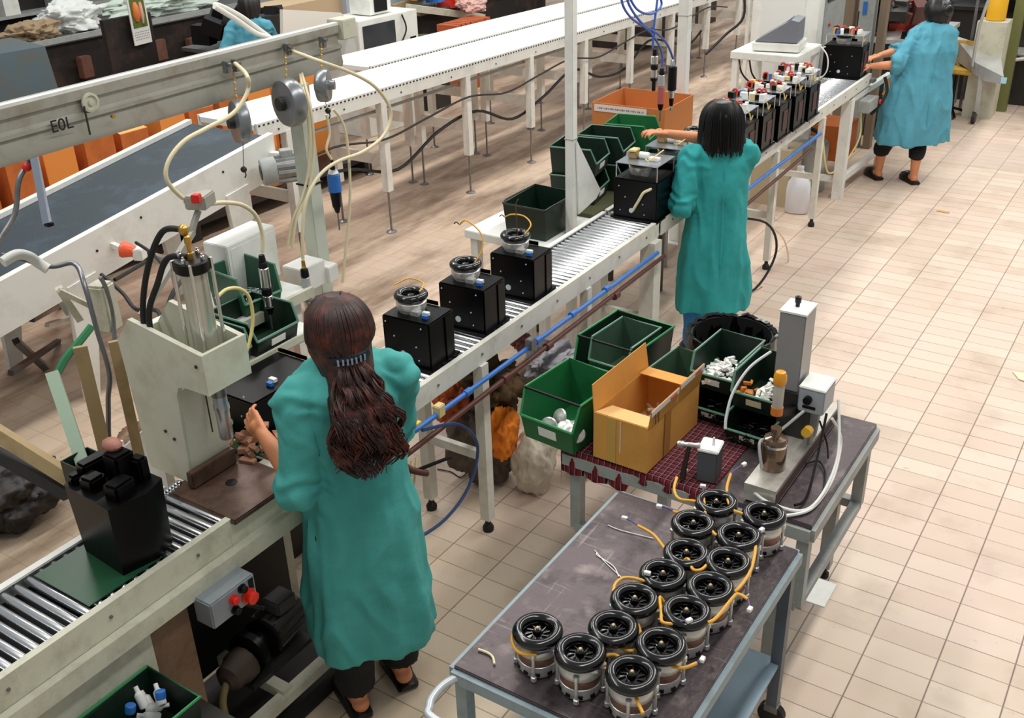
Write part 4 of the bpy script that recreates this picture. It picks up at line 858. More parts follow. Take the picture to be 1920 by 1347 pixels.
m = MB(); m.lathe([(.009, 0), (.009, .02), (.004, .03)], UX(431, 733, -2.86), ax=(0, 0, -1), n=8); tag(m.out('brass_nozzle', brass), 'brass nozzle at the end of the yellow-cream hose', 'nozzle')
hose([(402, 12), (440, 35), (480, 62), (505, 70)], -3.5, .011, mat('white_hose', '#EDEBE2', .4), 'thick white hose above the beam, lower strand')
hose([(402, 12), (410, 10), (450, 30), (485, 55), (508, 72)], -3.52, .011, mat('white_hose', '#EDEBE2', .4), 'thick white hose above the beam, upper strand')
# ================================================================ two white posts of the second station and its tools
for lb, x, y, h_, w_ in (('white square post rising out of the photo left of the second worker', -2.86, 4.90, 3.2, .052), ('white square post rising out of the photo behind the hanging blue-hosed tools', -3.25, 7.22, 3.2, .078)):
    t = thing('support_post', lb, 'post', (x, y, 0))
    m = MB(); m.box((0, 0, h_/2+.01), (w_, w_, h_), bev=.004); m.out('post_tube', white, t)
    m = MB(); m.box((0, 0, .006), (.2, .2, .012)); m.out('foot_plate', white, t)
    m = MB(); m.box((0, 0, 1.45 if x > -3 else 1.75), (w_+.006, w_+.006, .004)); m.out('joint_ring', greyp, t)
bh = mat('blue_hose', '#3C62B8', .35)
T2 = [(1228, 92, [('hose_nut', .012, .014, 0, .04, black), ('barrel', .022, .022, .04, .09, chrome), ('band', .023, .023, .09, .12, black), ('barrel', .02, .02, .12, .17, chrome), ('band', .022, .022, .17, .19, black), ('nose', .012, .012, .19, .25, black)], 'black and silver screwdriver, leftmost of the three over the black housings'),
      (1241, 128, [('hose_nut', .012, .018, 0, .04, black), ('barrel', .020, .022, .04, .11, clr), ('grip', .022, .022, .11, .22, mat('red_grip', '#B8605A', .4)), ('chuck', .02, .012, .22, .26, black), ('bit', .004, .004, .26, .33, steel)], 'grey and red screwdriver, middle of the three over the black housings'),
      (1262, 112, [('hose_nut', .012, .018, 0, .04, chrome), ('grip', .028, .028, .04, .19, black), ('nose', .02, .018, .19, .24, chrome), ('chuck', .016, .012, .24, .29, black), ('tip', .008, .008, .29, .32, chrome)], 'thick black screwdriver, rightmost of the three over the black housings')]
for px, py, sg, lb in T2: tool(lb, UX(px, py, -2.8), sg, group='screwdrivers on blue hoses')
for px, lb in (([(1163, -25), (1168, 10), (1185, 35), (1210, 52), (1228, 72), (1241, 100), (1241, 126)], 'blue hose of the middle screwdriver, bowing left'),
               ([(1172, -25), (1180, 10), (1205, 45), (1235, 65), (1252, 85), (1262, 110)], 'blue hose of the right screwdriver, crossing the others'),
               ([(1235, -20), (1230, 20), (1226, 50), (1224, 90)], 'blue hose of the left screwdriver, nearly straight'),
               ([(1175, -15), (1195, 18), (1222, 26), (1240, 10), (1236, -10)], 'blue hose hanging in a short loop at the top edge')):
    hose(px, -2.8, .007, bh, lb, 'blue air hoses')
# ================================================================ pipes under the rail
t = thing('air_pipe', 'blue compressed-air pipe clipped below the front rail', 'pipe', (0, 0, 0))
m = MB(); m.tube([(-2.285, 2.50, .885), (-2.305, 4.9, .875)], .011, 12, 1); m.out('pipe', bluem, t)
for y in (3.05, 3.62, 3.95, 4.3):
    m = MB(); m.cyl((-2.29-.009*(y-3), y-.02, .882), (-2.29-.009*(y-3), y+.02, .882), .0165, n=12); m.out('coupling', bluem, t)
for y, mm in ((2.85, pale), (3.55, steel)):
    m = MB(); m.box((-2.29, y, .895), (.035, .045, .055), bev=.004); m.out('pipe_clip', mm, t)
m = MB(); m.bar((-2.285, 2.55, .905), (-2.27, 2.70, .925), .016, .008); m.out('lever_handle', mat('yellow_lever', '#E8C020', .4), t)
m = MB(); m.lathe([(.018, -.03), (.02, -.01), (.02, .03), (.014, .04)], (-2.285, 2.52, .885), ax=(0, 1, 0), n=12); m.out('ball_valve', bluem, t)
m = MB(); m.tube([(-2.285, 6.0, .875), (-2.31, 7.7, .875)], .013, 12, 1); tag(m.out('air_pipe', bluem), 'blue pipe under the far roller conveyor, right of the second worker', 'pipe')
t = thing('water_pipe', 'red-brown pipe running below the blue pipe', 'pipe', (0, 0, 0))
m = MB(); m.tube([(-2.29, 2.40, .80), (-2.31, 5.0, .82)], .012, 12, 1); m.out('pipe', brownpipe, t)
for y in (2.62, 3.35, 3.72, 4.4):
    m = MB(); m.cyl((-2.3, y-.022, .808), (-2.3, y+.022, .808), .02, n=12); m.out('coupling', brownpipe, t)
m = MB(); m.tube([(-2.29, 2.58, .80), (-2.25, 2.60, .76), (-2.22, 2.66, .72)], .014, 10, 3); m.out('tap', brownpipe, t)
m = MB(); m.bar((-2.24, 2.62, .75), (-2.19, 2.78, .74), .014, .008); m.out('tap_lever', black, t)
m = MB(); m.tube([(-2.29, 6.0, .76), (-2.33, 7.6, .78)], .012, 10, 1); tag(m.out('water_pipe', brownpipe), 'red-brown pipe under the far roller conveyor behind the jug', 'pipe')
cable('air_hose', [V(-2.28, 2.72, .87), V(-2.23, 2.90, .82), V(-2.20, 2.98, .68), V(-2.20, 2.90, .52), V(-2.20, 2.72, .46), V(-2.20, 2.50, .49)], .007, mat('navy_hose', '#27406E', .35), 'dark blue hose hanging in a loop below the pipe valve', 'hose')
for k in range(2):
    cable('air_hose', [V(-2.27, 2.66-.03*k, .78), V(-2.25, 2.60-.04*k, .66), V(-2.24, 2.52-.05*k, .55)], .005, mat('yellow_hose', '#E6D48C', .35), 'thin yellow tube hanging from the brown pipe tap, '+('right one' if k == 0 else 'left one'), 'hose')
cable('wire', [U(860, 850, .1), U(880, 875, .02), U(865, 895, .005), U(845, 885, .005), U(820, 880, .005)], .003, rubber, 'thin wire curled on the floor by the rag heap', 'wire')
cable('power_cable', [V(-2.28, 5.75, .82), V(-2.1, 6.05, .72), V(-2.05, 6.15, .5), V(-2.1, 5.95, .3), V(-2.25, 5.7, .25)], .008, rubber, 'black cable looped right of the second worker', 'cable')
cable('air_hose', [UX(1448, 425, -2.3), UX(1470, 450, -2.3), UX(1478, 490, -2.3), UX(1465, 525, -2.3), UX(1440, 540, -2.3), UX(1410, 528, -2.3)], .006, creamhose, 'thin white hose looping onto the floor right of the second worker', 'hose')
# ================================================================ under the near conveyor
t = thing('control_box', 'grey push-button control box under the near conveyor rail', 'control box', (-2.275, 1.655, .795), 0)
m = MB(); m.box((0, 0, 0), (.085, .19, .10), bev=.005); m.out('box_body', mat('box_metal', '#9AA2A8', .35, .4, dirt='#74797E', damt=.4), t)
def button(nm, y, z, r_, mt, L_=.018):
    m = MB(); m.lathe([(r_*1.25, 0), (r_*1.25, .005), (r_*.9, .006), (r_*.9, L_*.6), (r_, L_*.7), (r_, L_), (r_*.8, L_+.003)], (.043, y, z), ax=(1, 0, 0), n=18); m.out(nm, mt, t)
button('red_stop_button', .055, -.015, .022, mat('stop_red', '#E8301E', .3), .03); button('red_button', -.005, .012, .014, redm); button('black_button', .035, .03, .013, black); button('black_button', -.005, -.03, .013, black)
m = MB(); m.box((.0435, .075, .02), (.002, .02, .04)); m.out('switch_slot', black, t)
t = thing('pump_motor', 'dark hydraulic pump and electric motor on the frame under the press', 'pump', (-2.52, 1.95, .14))
m = MB(); m.lathe([(.04, 0), (.075, .01), (.078, .02), (.078, .17), (.07, .19), (.05, .20)], (0, .02, .12), ax=(-.15, 1, 0), n=22); mo = m.out('motor_body', dark, t)
b = MB(); b.box((0, 0, 0), (.012, .16, .006)); o = spread('cooling_fin', b, dark, mo, [V(.082*math.cos(a)-.02, .12, .12+.082*math.sin(a)) for a in [k*.42-1.2 for k in range(12)]])
for i, c in enumerate([c for c in kids(mo) if c.name.startswith('cooling')]): c.rotation_euler = (0, -(math.atan2(c.location.z-.12, c.location.x+.02)), .15)
m = MB(); m.box((.0, .12, .225), (.09, .1, .06), bev=.008); m.out('terminal_box', mat('dark_grey_box', '#4A4848', .5), t)
m = MB(); m.lathe([(.05, -.09), (.085, -.08), (.085, -.05), (.05, -.04), (.045, 0), (.08, .01)], (0, 0, .12), ax=(-.15, 1, 0), n=20); m.out('coupling', black, t)
m = MB(); m.lathe([(.03, -.22), (.055, -.20), (.06, -.16), (.07, -.14), (.07, -.10), (.05, -.09)], (0, 0, .10), ax=(-.15, 1, 0), n=14); m.out('pump_head', mat('brown_casting', '#4E4038', .55, .2), t)
m = MB(); m.box((0, .03, .02), (.16, .32, .02)); m.out('base_plate', dark, t)
m = MB(); m.tube([(.03, -.2, .1), (.06, -.26, .06), (.07, -.27, -.05), (.04, -.28, -.12)], .014, 10, 5); m.out('suction_hose', mat('olive_hose', '#8A7A50', .5), t)
m = MB(); m.tube([(.05, .0, .3), (.05, -.06, .36), (.1, -.16, .48)], .008, 8, 4); m.out('conduit', dark, t)
bin_('green bin of white and blue plastic pieces under the near conveyor, at the bottom edge', (-2.205, 1.19, .57), .24, .34, .14, dgreen, rz=.0, rod=False, rimm=lrim, lip=.9)
for k in range(9):
    p = V(-2.20+R.uniform(-.07, .06), 1.25+R.uniform(-.09, .05), .60+.010*k)
    m = MB(); d = V(R.uniform(-1, 1), R.uniform(-1, 1), R.uniform(-.2, .6)).normalized(); m.lathe([(.012, 0), (.015, .005), (.015, .045), (.007, .054), (.007, .07)], p, ax=d, n=12)
    tag(m.out('bottle_piece', whitepl), 'white plastic bottle-like piece in the bin at the bottom edge', 'plastic piece', 'white plastic pieces in the lower bin')
for k, (dx, dy) in enumerate(((.02, .06), (-.03, -.05), (.05, -.09))):
    m = MB(); m.lathe([(.015, 0), (.016, .003), (.016, .024), (.014, .026)], (-2.20+dx, 1.25+dy*.7, .71-.015*k), ax=(.3*k-.3, .3, 1), n=12); tag(m.out('blue_cap', bluem), ''+['blue cap at the back of the white pieces, bottom edge bin', 'blue cap left among the white pieces, bottom edge bin', 'blue cap nearest the camera among the white pieces'][k], 'cap', 'blue caps in the lower bin')
t = thing('shelf_stand', 'dark shelf frame holding the green bin under the near conveyor', 'shelf', (-2.20, 1.19, .155))
m = MB(); m.box((0, 0, .405), (.36, .5, .02)); m.out('shelf_board', dark, t)
for x in (-.15, .12):
    for y in (-.22, .22): m = MB(); m.box((x, y, .12), (.03, .03, .55)); m.out('leg', dark, t)
m = MB(); m.lathe([(.016, 0), (.022, .004), (.022, .02), (.012, .034), (.001, .038)], U(118, 1222, .905)+V(-.012, 0, 0), ax=(1, .1, 0), n=14); tag(m.out('rail_knob', chrome), 'chrome half-round knob on the near conveyor rail', 'knob')
# ================================================================ rags under the conveyor
def cloth_blob(name, label, c, s, m_, seed, cat='cloth', rough=.25, n=40, sag=0):
    t = bmesh.new(); bmesh.ops.create_icosphere(t, subdivisions=5, radius=1); o3 = V(seed*3.1, seed*1.7, seed*.9)
    for v in t.verts:
        p = v.co.copy(); f_ = 1+rough*noise.fractal(p*1.6+o3, .8, 2.1, 5)+.10*abs(noise.noise(V(p.x*5, p.y*5, p.z*1.5)+o3))
        v.co = V(p.x*s[0]*f_, p.y*s[1]*f_, max(p.z*s[2]*f_, -s[2]*.9))
    m = MB(); m.merge(t); o = m.out(name, m_, smooth=70); o.location = c; tag(o, label, cat); return o
cm = lambda n, c, d=None: mat(n, c, .9, dirt=d, damt=.7, dscale=7, bump=.3, bscale=25)
cloth_blob('rag_heap', 'grey-brown heap of rags behind the conveyor leg', (-2.62, 3.62, .26), (.17, .16, .27), cm('grey_rag', '#5A5048', '#2A241E'), 1, rough=.35)
cloth_blob('brown_cloth', 'olive-brown crumpled cloth on top of the rag heap', (-2.58, 3.64, .56), (.12, .15, .13), cm('brown_rag', '#5A4428', '#1E160E'), 2, rough=.5)
cloth_blob('orange_cloth', 'bright orange cloth hanging in a point from the rag heap', (-2.46, 3.56, .36), (.05, .09, .14), cm('orange_rag', '#E8821E', '#C05A18'), 3, rough=.3)
cloth_blob('orange_cloth', 'dull orange-brown cloth left of the conveyor leg', (-2.72, 3.48, .50), (.08, .08, .10), cm('rust_rag', '#B4562A', '#5A2A18'), 4, rough=.5)
cloth_blob('white_sack', 'off-white cloth sack standing on the tiles beside the conveyor leg', (-2.36, 3.66, .17), (.10, .11, .19), cm('sack', '#CFC4B2', '#A09484'), 5, 'sack', rough=.22)
cloth_blob('grey_cloth', 'pale grey crumpled cloth behind the green bin', (-2.42, 3.95, .60), (.12, .16, .07), cm('pale_rag', '#B4B2B8', '#6A6A74'), 6, rough=.5)
cloth_blob('pink_cloth', 'small dusty-pink cloth on top of the rags', (-2.53, 3.86, .71), (.055, .06, .04), cm('pink_rag', '#B47468', '#7A3E38'), 7, rough=.4)
cloth_blob('red_cloth', 'small bright red cloth at the right end of the rag heap', (-2.30, 4.12, .62), (.04, .07, .03), cm('red_rag', '#C82820', '#7A1814'), 8, rough=.4)
t = thing('rag_crate', 'low wooden stand under the rags', 'stand', (-2.50, 3.85, 0))
m = MB(); m.box((.0, .05, .50), (.28, .4, .02)); m.out('board', mat('rough_wood', '#7A6248', .8), t)
for x in (-.12, .12):
    for y in (-.13, .23): m = MB(); m.box((x, y, .245), (.03, .03, .49)); m.out('leg', mat('rough_wood', '#7A6248', .8), t)
cloth_blob('plastic_bag', 'pale bluish plastic bag beside the sack, under the bin', (-2.22, 3.90, .16), (.08, .10, .15), mat('plastic_bag', '#C4C8D0', .3), 9, 'bag', rough=.3)
# ================================================================ people
def fuse(mb, voxel, name, m, parent, disp=None, smooth=2):
    bmesh.ops.recalc_face_normals(mb.bm, faces=mb.bm.faces[:])
    me = bpy.data.meshes.new(name); mb.bm.to_mesh(me); mb.bm.free()
    o = bpy.data.objects.new(name, me); COL.objects.link(o)
    md = o.modifiers.new('r', 'REMESH'); md.mode = 'VOXEL'; md.voxel_size = voxel
    if smooth: s = o.modifiers.new('s', 'SMOOTH'); s.iterations = smooth; s.factor = .6
    dg = bpy.context.evaluated_depsgraph_get(); dg.update()
    m2 = bpy.data.meshes.new_from_object(o.evaluated_get(dg)); o.modifiers.clear(); o.data = m2; bpy.data.meshes.remove(me)
    if disp:
        ns = [v.normal.copy() for v in m2.vertices]
        for v, n in zip(m2.vertices, ns): v.co = v.co + n*disp(v.co, n)
    m2.materials.clear(); m2.materials.append(m); m2.polygons.foreach_set('use_smooth', [True]*len(m2.polygons))
    o.parent = parent; return o
def limb(m, pr, n=14):
    for (p, r), (q, s) in zip(pr, pr[1:]): m.cyl(p, q, r, s, n)
    for p, r in pr: m.ball(p, r, n=n)
def hand(m, w, d, nrm, side, curl=.6, s=1.):
    """w wrist, d pointing direction, nrm palm normal, side: direction of the thumb"""
    d = d.normalized(); nrm = (nrm-d*nrm.dot(d)).normalized(); t = side*(d.cross(nrm)).normalized()
    for k in range(5):
        a = w+t*(.030-.015*k)*s; b = w+d*.085*s+t*(.034-.017*k)*s
        m.cyl(w+t*(.016-.008*k)*s, b, .014*s, .0115*s, 8); m.ball(b, .0115*s, n=8)
    m.ball(w+d*.045*s, .03*s, (1, .9, .9), 10)
    for k, L_ in enumerate((.072, .080, .075, .058)):
        p = w+d*.084*s+t*(.030-.0195*k)*s; dd = d+t*(.10-.07*k); dd.normalize(); r = .0085*s
        for j in range(3):
            c = curl*(.6+.4*j)+.05*k; q_ = (dd*math.cos(c*(j+.6)*.6)+nrm*math.sin(c*(j+.6)*.6)).normalized()
            q = p+q_*L_*s*(.45, .32, .25)[j]; m.cyl(p, q, r, r*.9, 8); m.ball(q, r*.9, n=8); p = q; r *= .92
    p = w+d*.022*s+t*.024*s; q = p+(d*.55+t*.75+nrm*.25).normalized()*.045*s; e = q+(d*.85+t*.3+nrm*.4).normalized()*.034*s
    limb(m, [(p, .013*s), (q, .0105*s), (e, .0085*s)], 8)
def person(label, loc, rz, H, elbows, hands_, coat_m, hem, group=None, girth=1., lean=0., feet=None, trouser_end=.20, trouser_m=None, hands_n=None, seed=1, bend=.0, armr=1., curl=.6, sway=0.):
    t = thing('person', label, 'person', loc, rz); k = H/1.65
    mw = Matrix.Translation(Vector(loc)) @ Matrix.Rotation(rz, 4, 'Z'); iv = mw.inverted()
    T = lambda p: iv @ Vector(p)
    def Z(x, y, z):   # body point, with forward lean above the hips
        f_ = max(0, z-.9); return V((x+sway*f_)*k, (y+lean*f_+bend*f_*f_)*k, z*k)
    m = MB()
    feet = feet or [V(-.09, 0, 0), V(.09, .02, 0)]
    for sx, ft in ((-1, feet[0]), (1, feet[1])):
        an = V(ft.x, ft.y, .085*k); kn = V((ft.x+sx*.09*k)/2, ft.y*.5+.03, .46*k); hp = Z(sx*.085, 0, .86)
        limb(m, [(hp, .088*k*girth), (kn+V(0, 0, .02), .056*k), (V(an.x, an.y-.005, .30*k), .054*k), (an, .034*k)])
        m.ball(an+V(0, -.018, -.03), .034*k, (1, 1.1, 1)); limb(m, [(an+V(0, .0, -.02), .034*k), (an+V(sx*.006, .10, -.05), .030*k), (an+V(sx*.008, .165, -.062), .020*k)])
        for q in range(5): m.ball(an+V(sx*(.03-.014*q), .18-.006*q, -.066), .0125-.001*q, n=8)
    sh = {}
    for (r_, p) in ((.115, Z(0, 0, .90)), (.10, Z(0, 0, 1.02)), (.108, Z(0, .005, 1.15)), (.108, Z(0, 0, 1.26))): m.ball(p, r_*k, (1.15, .85, 1.0), 18)
    m.cyl(Z(0, 0, .88), Z(0, 0, 1.28), .105*k, .105*k, 20)
    limb(m, [(Z(-.14, .0, 1.345), .045*k), (Z(0, .0, 1.37), .05*k), (Z(.14, .0, 1.345), .045*k)]); limb(m, [(Z(0, -.005, 1.36), .055*k), (Z(0, .015, 1.47), .048*k)])
    hc = Z(0, .03, 1.545); m.ball(hc, .092*k, (.86, 1.05, 1.18), 24); m.ball(hc+V(0, .035, -.05)*k, .062*k, (.9, .9, .9), 16)
    m.ball(hc+V(0, .10, -.018)*k, .012*k, (.9, 1.1, 1.5), 10); m.ball(hc+V(0, .088, -.06)*k, .014*k, (1.6, .8, .5), 10)
    for s in (-1, 1): m.ball(hc+V(s*.08, -.0, -.01)*k, .020*k, (.4, .8, 1.4), 10)
    arms = []
    for s, e, h_, hn in ((-1, elbows[0], hands_[0], (hands_n or (None, None))[0]), (1, elbows[1], hands_[1], (hands_n or (None, None))[1])):
        S_ = Z(s*.165, -.01, 1.345); E = T(e); Hh = T(h_); arms.append((S_, E, Hh))
        fa = (Hh-E).normalized(); limb(m, [(S_, .046*k*armr), (E, .041*k*armr), (E+(Hh-E)*.35, .040*k*armr), (Hh, .025*k*armr)])
        nn = T(V(*hn)+Vector(loc)) if hn else V(0, 0, -1)
        hand(m, Hh, fa, nn, -s if nn.z < 0 else s, curl, 1.0*k)
    body = fuse(m, .0058, 'body', skin, t, smooth=2)
    for s in (-1, 1):
        q = MB(); q.ball(hc+V(s*.032, .086, .008)*k, .011*k, n=10); e = q.out('eye', mat('eye_white', '#E8E4DC', .3), body)
        q = MB(); q.ball(hc+V(s*.032, .0955, .008)*k, .0045*k, n=8); q.out('iris', mat('dark_iris', '#1E120C', .2), t).parent = body
    q = MB(); q.tube([hc+V(-.02, .094, -.058)*k, hc+V(0, .102, -.06)*k, hc+V(.02, .094, -.058)*k], .004*k, 8, 4); q.out('mouth', mat('lips', '#A8483C', .5), body)
    # trousers
    m = MB(); tm = trouser_m or mat('black_trousers', '#0C0C0E', .85)
    for sx, ft in ((-1, feet[0]), (1, feet[1])):
        kn = V((ft.x+sx*.09*k)/2, ft.y*.5+.03, .46*k); lo = V(ft.x, ft.y, trouser_end)
        limb(m, [(Z(sx*.085, 0, .84), .105*k), (kn, .084*k), (V(ft.x, ft.y-.004, .30*k), .078*k), (lo+V(0, 0, .07), .070*k)]); m.cyl(lo+V(0, 0, .09), lo, .074*k, .070*k, 16)
    m.ball(Z(0, 0, .88), .14*k, (1.15, .9, .9), 18)
    o3 = V(seed*5, seed*2, 0)
    fuse(m, .010, 'trousers', tm, t, disp=lambda p, n: .006*noise.noise(V(p.x*14, p.y*14, p.z*9)+o3))
    # clogs
    for sx, ft in ((-1, feet[0]), (1, feet[1])):
        m = MB(); rg = []
        for yy, wd, z0, z1 in ((-.055, .032, .012, .030), (-.04, .040, .0, .035), (.02, .042, .0, .036), (.07, .047, .0, .075), (.12, .052, .0, .078), (.165, .046, .0, .060), (.195, .028, .006, .035)):
            rg.append([m.bm.verts.new(V(ft.x+sx*.006+wd*1.05*a, ft.y+yy*1.08, (z0+(z1-z0)*b)*1.1)) for a, b in ((-1, .0), (-1.02, .5), (-.6, .95), (0, 1.0), (.6, .95), (1.02, .5), (1, .0), (0, 0))])
        m.skinr(rg); m.out('clog', mat('black_clog', '#0A0A0A', .4), t, smooth=60)
    # coat: lofted body with an inner lining, plus sleeves, fused into one garment
    m = MB(); rings = []; zs = [(1.455, .074, .066), (1.435, .090, .076), (1.415, .130, .090), (1.38, .172, .106), (1.31, .190, .122), (1.22, .188, .130), (1.10, .182, .132), (1.0, .184, .136), (.88, .202, .150), (.72, .220, .164), (.56, .234, .174), (hem/k, .242, .182)]
    inner = [(hem/k, .226, .166), (hem/k+.10, .215, .155), (hem/k+.13, .09, .07)]
    nn = 72
    for j, (z, a, b) in enumerate(zs+inner):
        g = 1+(girth-1)*(1 if z < 1.3 else .5); f_ = max(0, min(1, (1.15-z)/.6)); rg = []
        for q in range(nn):
            th = 2*math.pi*q/nn; c, s_ = math.cos(th), math.sin(th)
            rr = 1+f_*(.045*math.sin(5*th+seed)+.03*math.sin(9*th+seed*2+z*2)+.018*math.sin(16*th-seed))
            sup = (abs(c)**2.5+abs(s_)**2.5)**(-1/2.5)
            p = Z(a*c*sup*rr*g, b*s_*sup*rr*g, z); rg.append(m.bm.verts.new(p))
        rings.append(rg)
    m.skinr(rings)
    for (S_, E, Hh), s in zip(arms, (-1, 1)):
        c1 = E+(Hh-E)*.18
        limb(m, [(S_+V(-s*.06, 0, .012), .070*k), (S_, .074*k), (S_.lerp(E, .5), .066*k), (E, .062*k)], 20); m.cyl(E, c1, .068*k, .070*k, 20); m.cyl(c1-(Hh-E).normalized()*.045, c1+(Hh-E).normalized()*.004, .076*k, .077*k, 22)
    sh_ = [a[0] for a in arms]; el = [a[1] for a in arms]
    def dsp(p, n):
        d = .018*noise.noise(V(p.x*7, p.y*7, p.z*2.2)+o3)+.010*noise.noise(V(p.x*16, p.y*16, p.z*5)+o3)
        r_ = 1-abs(noise.noise(V(p.x*8+p.z*2, p.y*8, p.z*3.2-p.x*3)+o3))*3
        d += .013*max(0, r_)
        dm = min((p-e).length for e in el+sh_)
        if dm < .16: d += .010*math.sin(noise.noise(V(p.x*10, p.y*10, p.z*10)+o3)*9+p.z*60)*(1-dm/.16)
        return max(d, -.010)
    coat = fuse(m, .0085, 'work_coat', coat_m, t, disp=dsp, smooth=3)
    m = MB(); m.tube([Z(.072*math.cos(a), .064*math.sin(a)-.002, 1.452+.012*math.sin(a)*-1) for a in [x*math.pi/8 for x in range(16)]], .012*k, 8, 3, closed=True); m.out('collar', coat_m, coat, smooth=80)
    m = MB(); m.tube([Z(0, -.002-.137*girth, 1.30), Z(0, -.14*girth, 1.15), Z(0, -.147*girth, .98), Z(0, -.17*girth, .75), Z(0, -.188*girth, .56)], .0032, 6, 6); m.out('back_seam', coat_m, coat)
    return t, k, Z, hc
def tealm(n, c, d):
    m = mat(n, c, .85, dirt=d, damt=.5, dscale=5, bump=.55, bscale=16); return m
t1, t2, t3 = tealm('teal_coat', '#47A49E', '#35908A'), tealm('teal_coat_middle', '#2C9E9E', '#1C8484'), tealm('teal_coat_far', '#559FB4', '#3E889E')
hair_r = mat('auburn_hair', '#2C120C', .45, dirt='#7E3826', damt=.75, dscale=16)
hair_b = mat('black_hair', '#050505', .4)
def hairmass(rings_, name, m_, parent, seed, amp=.012, freq=14, n=60):
    """rings: (centre, rx, ry)"""
    m = MB(); rg = []
    for c, a, b in rings_:
        r = []
        for q in range(n):
            th = 2*math.pi*q/n; x, y = math.cos(th), math.sin(th); z = c.z
            d = 1+amp*8*noise.noise(V(x*3+seed, y*3, z*4))+amp*3*math.sin(th*freq+z*20*seed)
            r.append(m.bm.verts.new(V(c.x+a*x*d, c.y+b*y*d, z)))
        rg.append(r)
    m.skinr(rg); return m.out(name, m_, parent, smooth=70)
# --- front worker, long auburn hair
LOC = (-2.12, 2.16, 0)
P1, k, Z, hc = person('person in a teal coat with long wavy auburn hair in a clip, by the press', LOC, rad(60), 1.69,
    [(-2.17, 1.955, 1.085), (-2.10, 2.36, 1.12)], [(-2.46, 2.07, 1.14), (-2.38, 2.52, 1.06)], t1, .34, seed=1.3, lean=.02, girth=.93,
    feet=[V(-.10, -.03, 0), V(.10, .03, 0)], trouser_end=.13, hands_n=[(-.2, .9, -.25), (0, 0, -1)], curl=.35)
b_ = hc
hm = hairmass([(b_+V(0, -.015, .112)*k, .03, .03), (b_+V(0, -.02, .10)*k, .065, .07), (b_+V(0, -.022, .06)*k, .094, .104), (b_+V(0, -.028, .0)*k, .104, .112), (b_+V(0, -.04, -.06)*k, .098, .100),
   (b_+V(0, -.095, -.12)*k, .082, .075), (b_+V(0, -.165, -.20)*k, .095, .075), (b_+V(0, -.195, -.27)*k, .104, .06), (b_+V(0, -.20, -.33)*k, .085, .05), (b_+V(0, -.195, -.37)*k, .04, .03)], 'hair', hair_r, P1, 1, .010)
m = MB(); rr = random.Random(5)
for i in range(330):
    a = rr.uniform(-1, 1); la = rr.uniform(0, 1); ci = int((a+1)*9); ph = (ci*2.39) % 6.28+rr.uniform(-.5, .5); fr = 7.5+(ci*1.7 % 3)+rr.uniform(-.4, .4)
    th = a*1.75; pts = []
    for j in range(13):
        u = j/12; 
        if u < .38:
            v = u/.38; el_ = 1.35-v*1.75; rr_ = .113+.005*la
            x = rr_*.98*math.cos(el_)*math.sin(th*(1-.35*v)); y = -rr_*1.03*math.cos(el_)*math.cos(th*(1-.35*v))-.018; z = .118*math.sin(el_)
        else:
            v = (u-.38)/.62; sp = .35+.75*min(1, v*1.6)-.25*max(0, v-.7)
            x = a*.105*sp+(.010+.014*v)*math.sin(fr*v*2+ph)*min(1, v*3); y = -.098-.135*min(1, v*1.6)**.8-.030*la*(1-a*a)-.020*math.cos(fr*v*2+ph)*min(1, v*3); z = -.045-(.295+.07*la)*v
        pts.append(hc+V(x, y, z)*k)
    m.tube(pts, (lambda q, w=rr.uniform(.0026, .0050): w*(1-.45*q)), 5, 3)
o = m.out('hair_strands', hair_r, P1, smooth=80); o['kind'] = 'stuff'
m = MB(); c = hc+V(0, -.137, -.055)*k
m.tube([c+V(-.06, .022, 0), c+V(0, -.004, .004), c+V(.06, .022, 0)], .016, 8, 6); cl = m.out('hair_clip', mat('blue_black_clip', '#14161E', .15), P1)
b = MB(); b.box((0, 0, 0), (.006, .006, .020)); spread('clip_bar', b, mat('clip_glint', '#8FA6C4', .2, .5), cl, [c+V(x, -.019+.3*abs(x)*.9, 0) for x in (-.045, -.03, -.016, -.003, .012, .028, .043)])
# --- second worker, black bob
P2, k, Z, hc = person('person in a teal coat with a black bob, arm stretched over the black housings', (-2.18, 5.42, 0), rad(36), 1.60,
    [(-2.31, 5.20, 1.05), (-2.28, 5.74, 1.30)], [(-2.42, 5.42, 1.12), (-2.52, 5.40, 1.40)], t2, .38, seed=2.1, lean=.04, girth=.93,
    feet=[V(-.09, 0, 0), V(.09, .02, 0)], trouser_end=.12, trouser_m=mat('blue_trousers', '#3A84C8', .8))
hm = hairmass([(hc+V(0, -.01, .118)*k, .03, .03), (hc+V(0, -.015, .105)*k, .075, .08), (hc+V(0, -.02, .06)*k, .108, .116), (hc+V(0, -.025, .0)*k, .122, .124), (hc+V(0, -.035, -.06)*k, .130, .120), (hc+V(0, -.045, -.11)*k, .134, .112), (hc+V(0, -.045, -.15)*k, .128, .10), (hc+V(0, -.04, -.17)*k, .10, .08)], 'hair', hair_b, P2, 1.5, .008, 20)
m = MB(); rr = random.Random(8)
for i in range(150):
    a = rr.uniform(-2.2, 2.2); pts = []; L_ = rr.uniform(.13, .18)
    for j in range(8):
        u = j/7; el_ = 1.3-1.3*min(1, u*2); r_ = .12+.012*min(1, u*1.5); z = .118*math.sin(el_) if u < .5 else -(u-.5)*2*L_
        pts.append(hc+V(r_*math.cos(el_*.8)*math.sin(a), -r_*.98*math.cos(el_*.8)*math.cos(a)-.022-.02*u, z)*k)
    m.tube(pts, .0035, 4, 3)
o = m.out('hair_strands', hair_b, P2, smooth=80); o['kind'] = 'stuff'
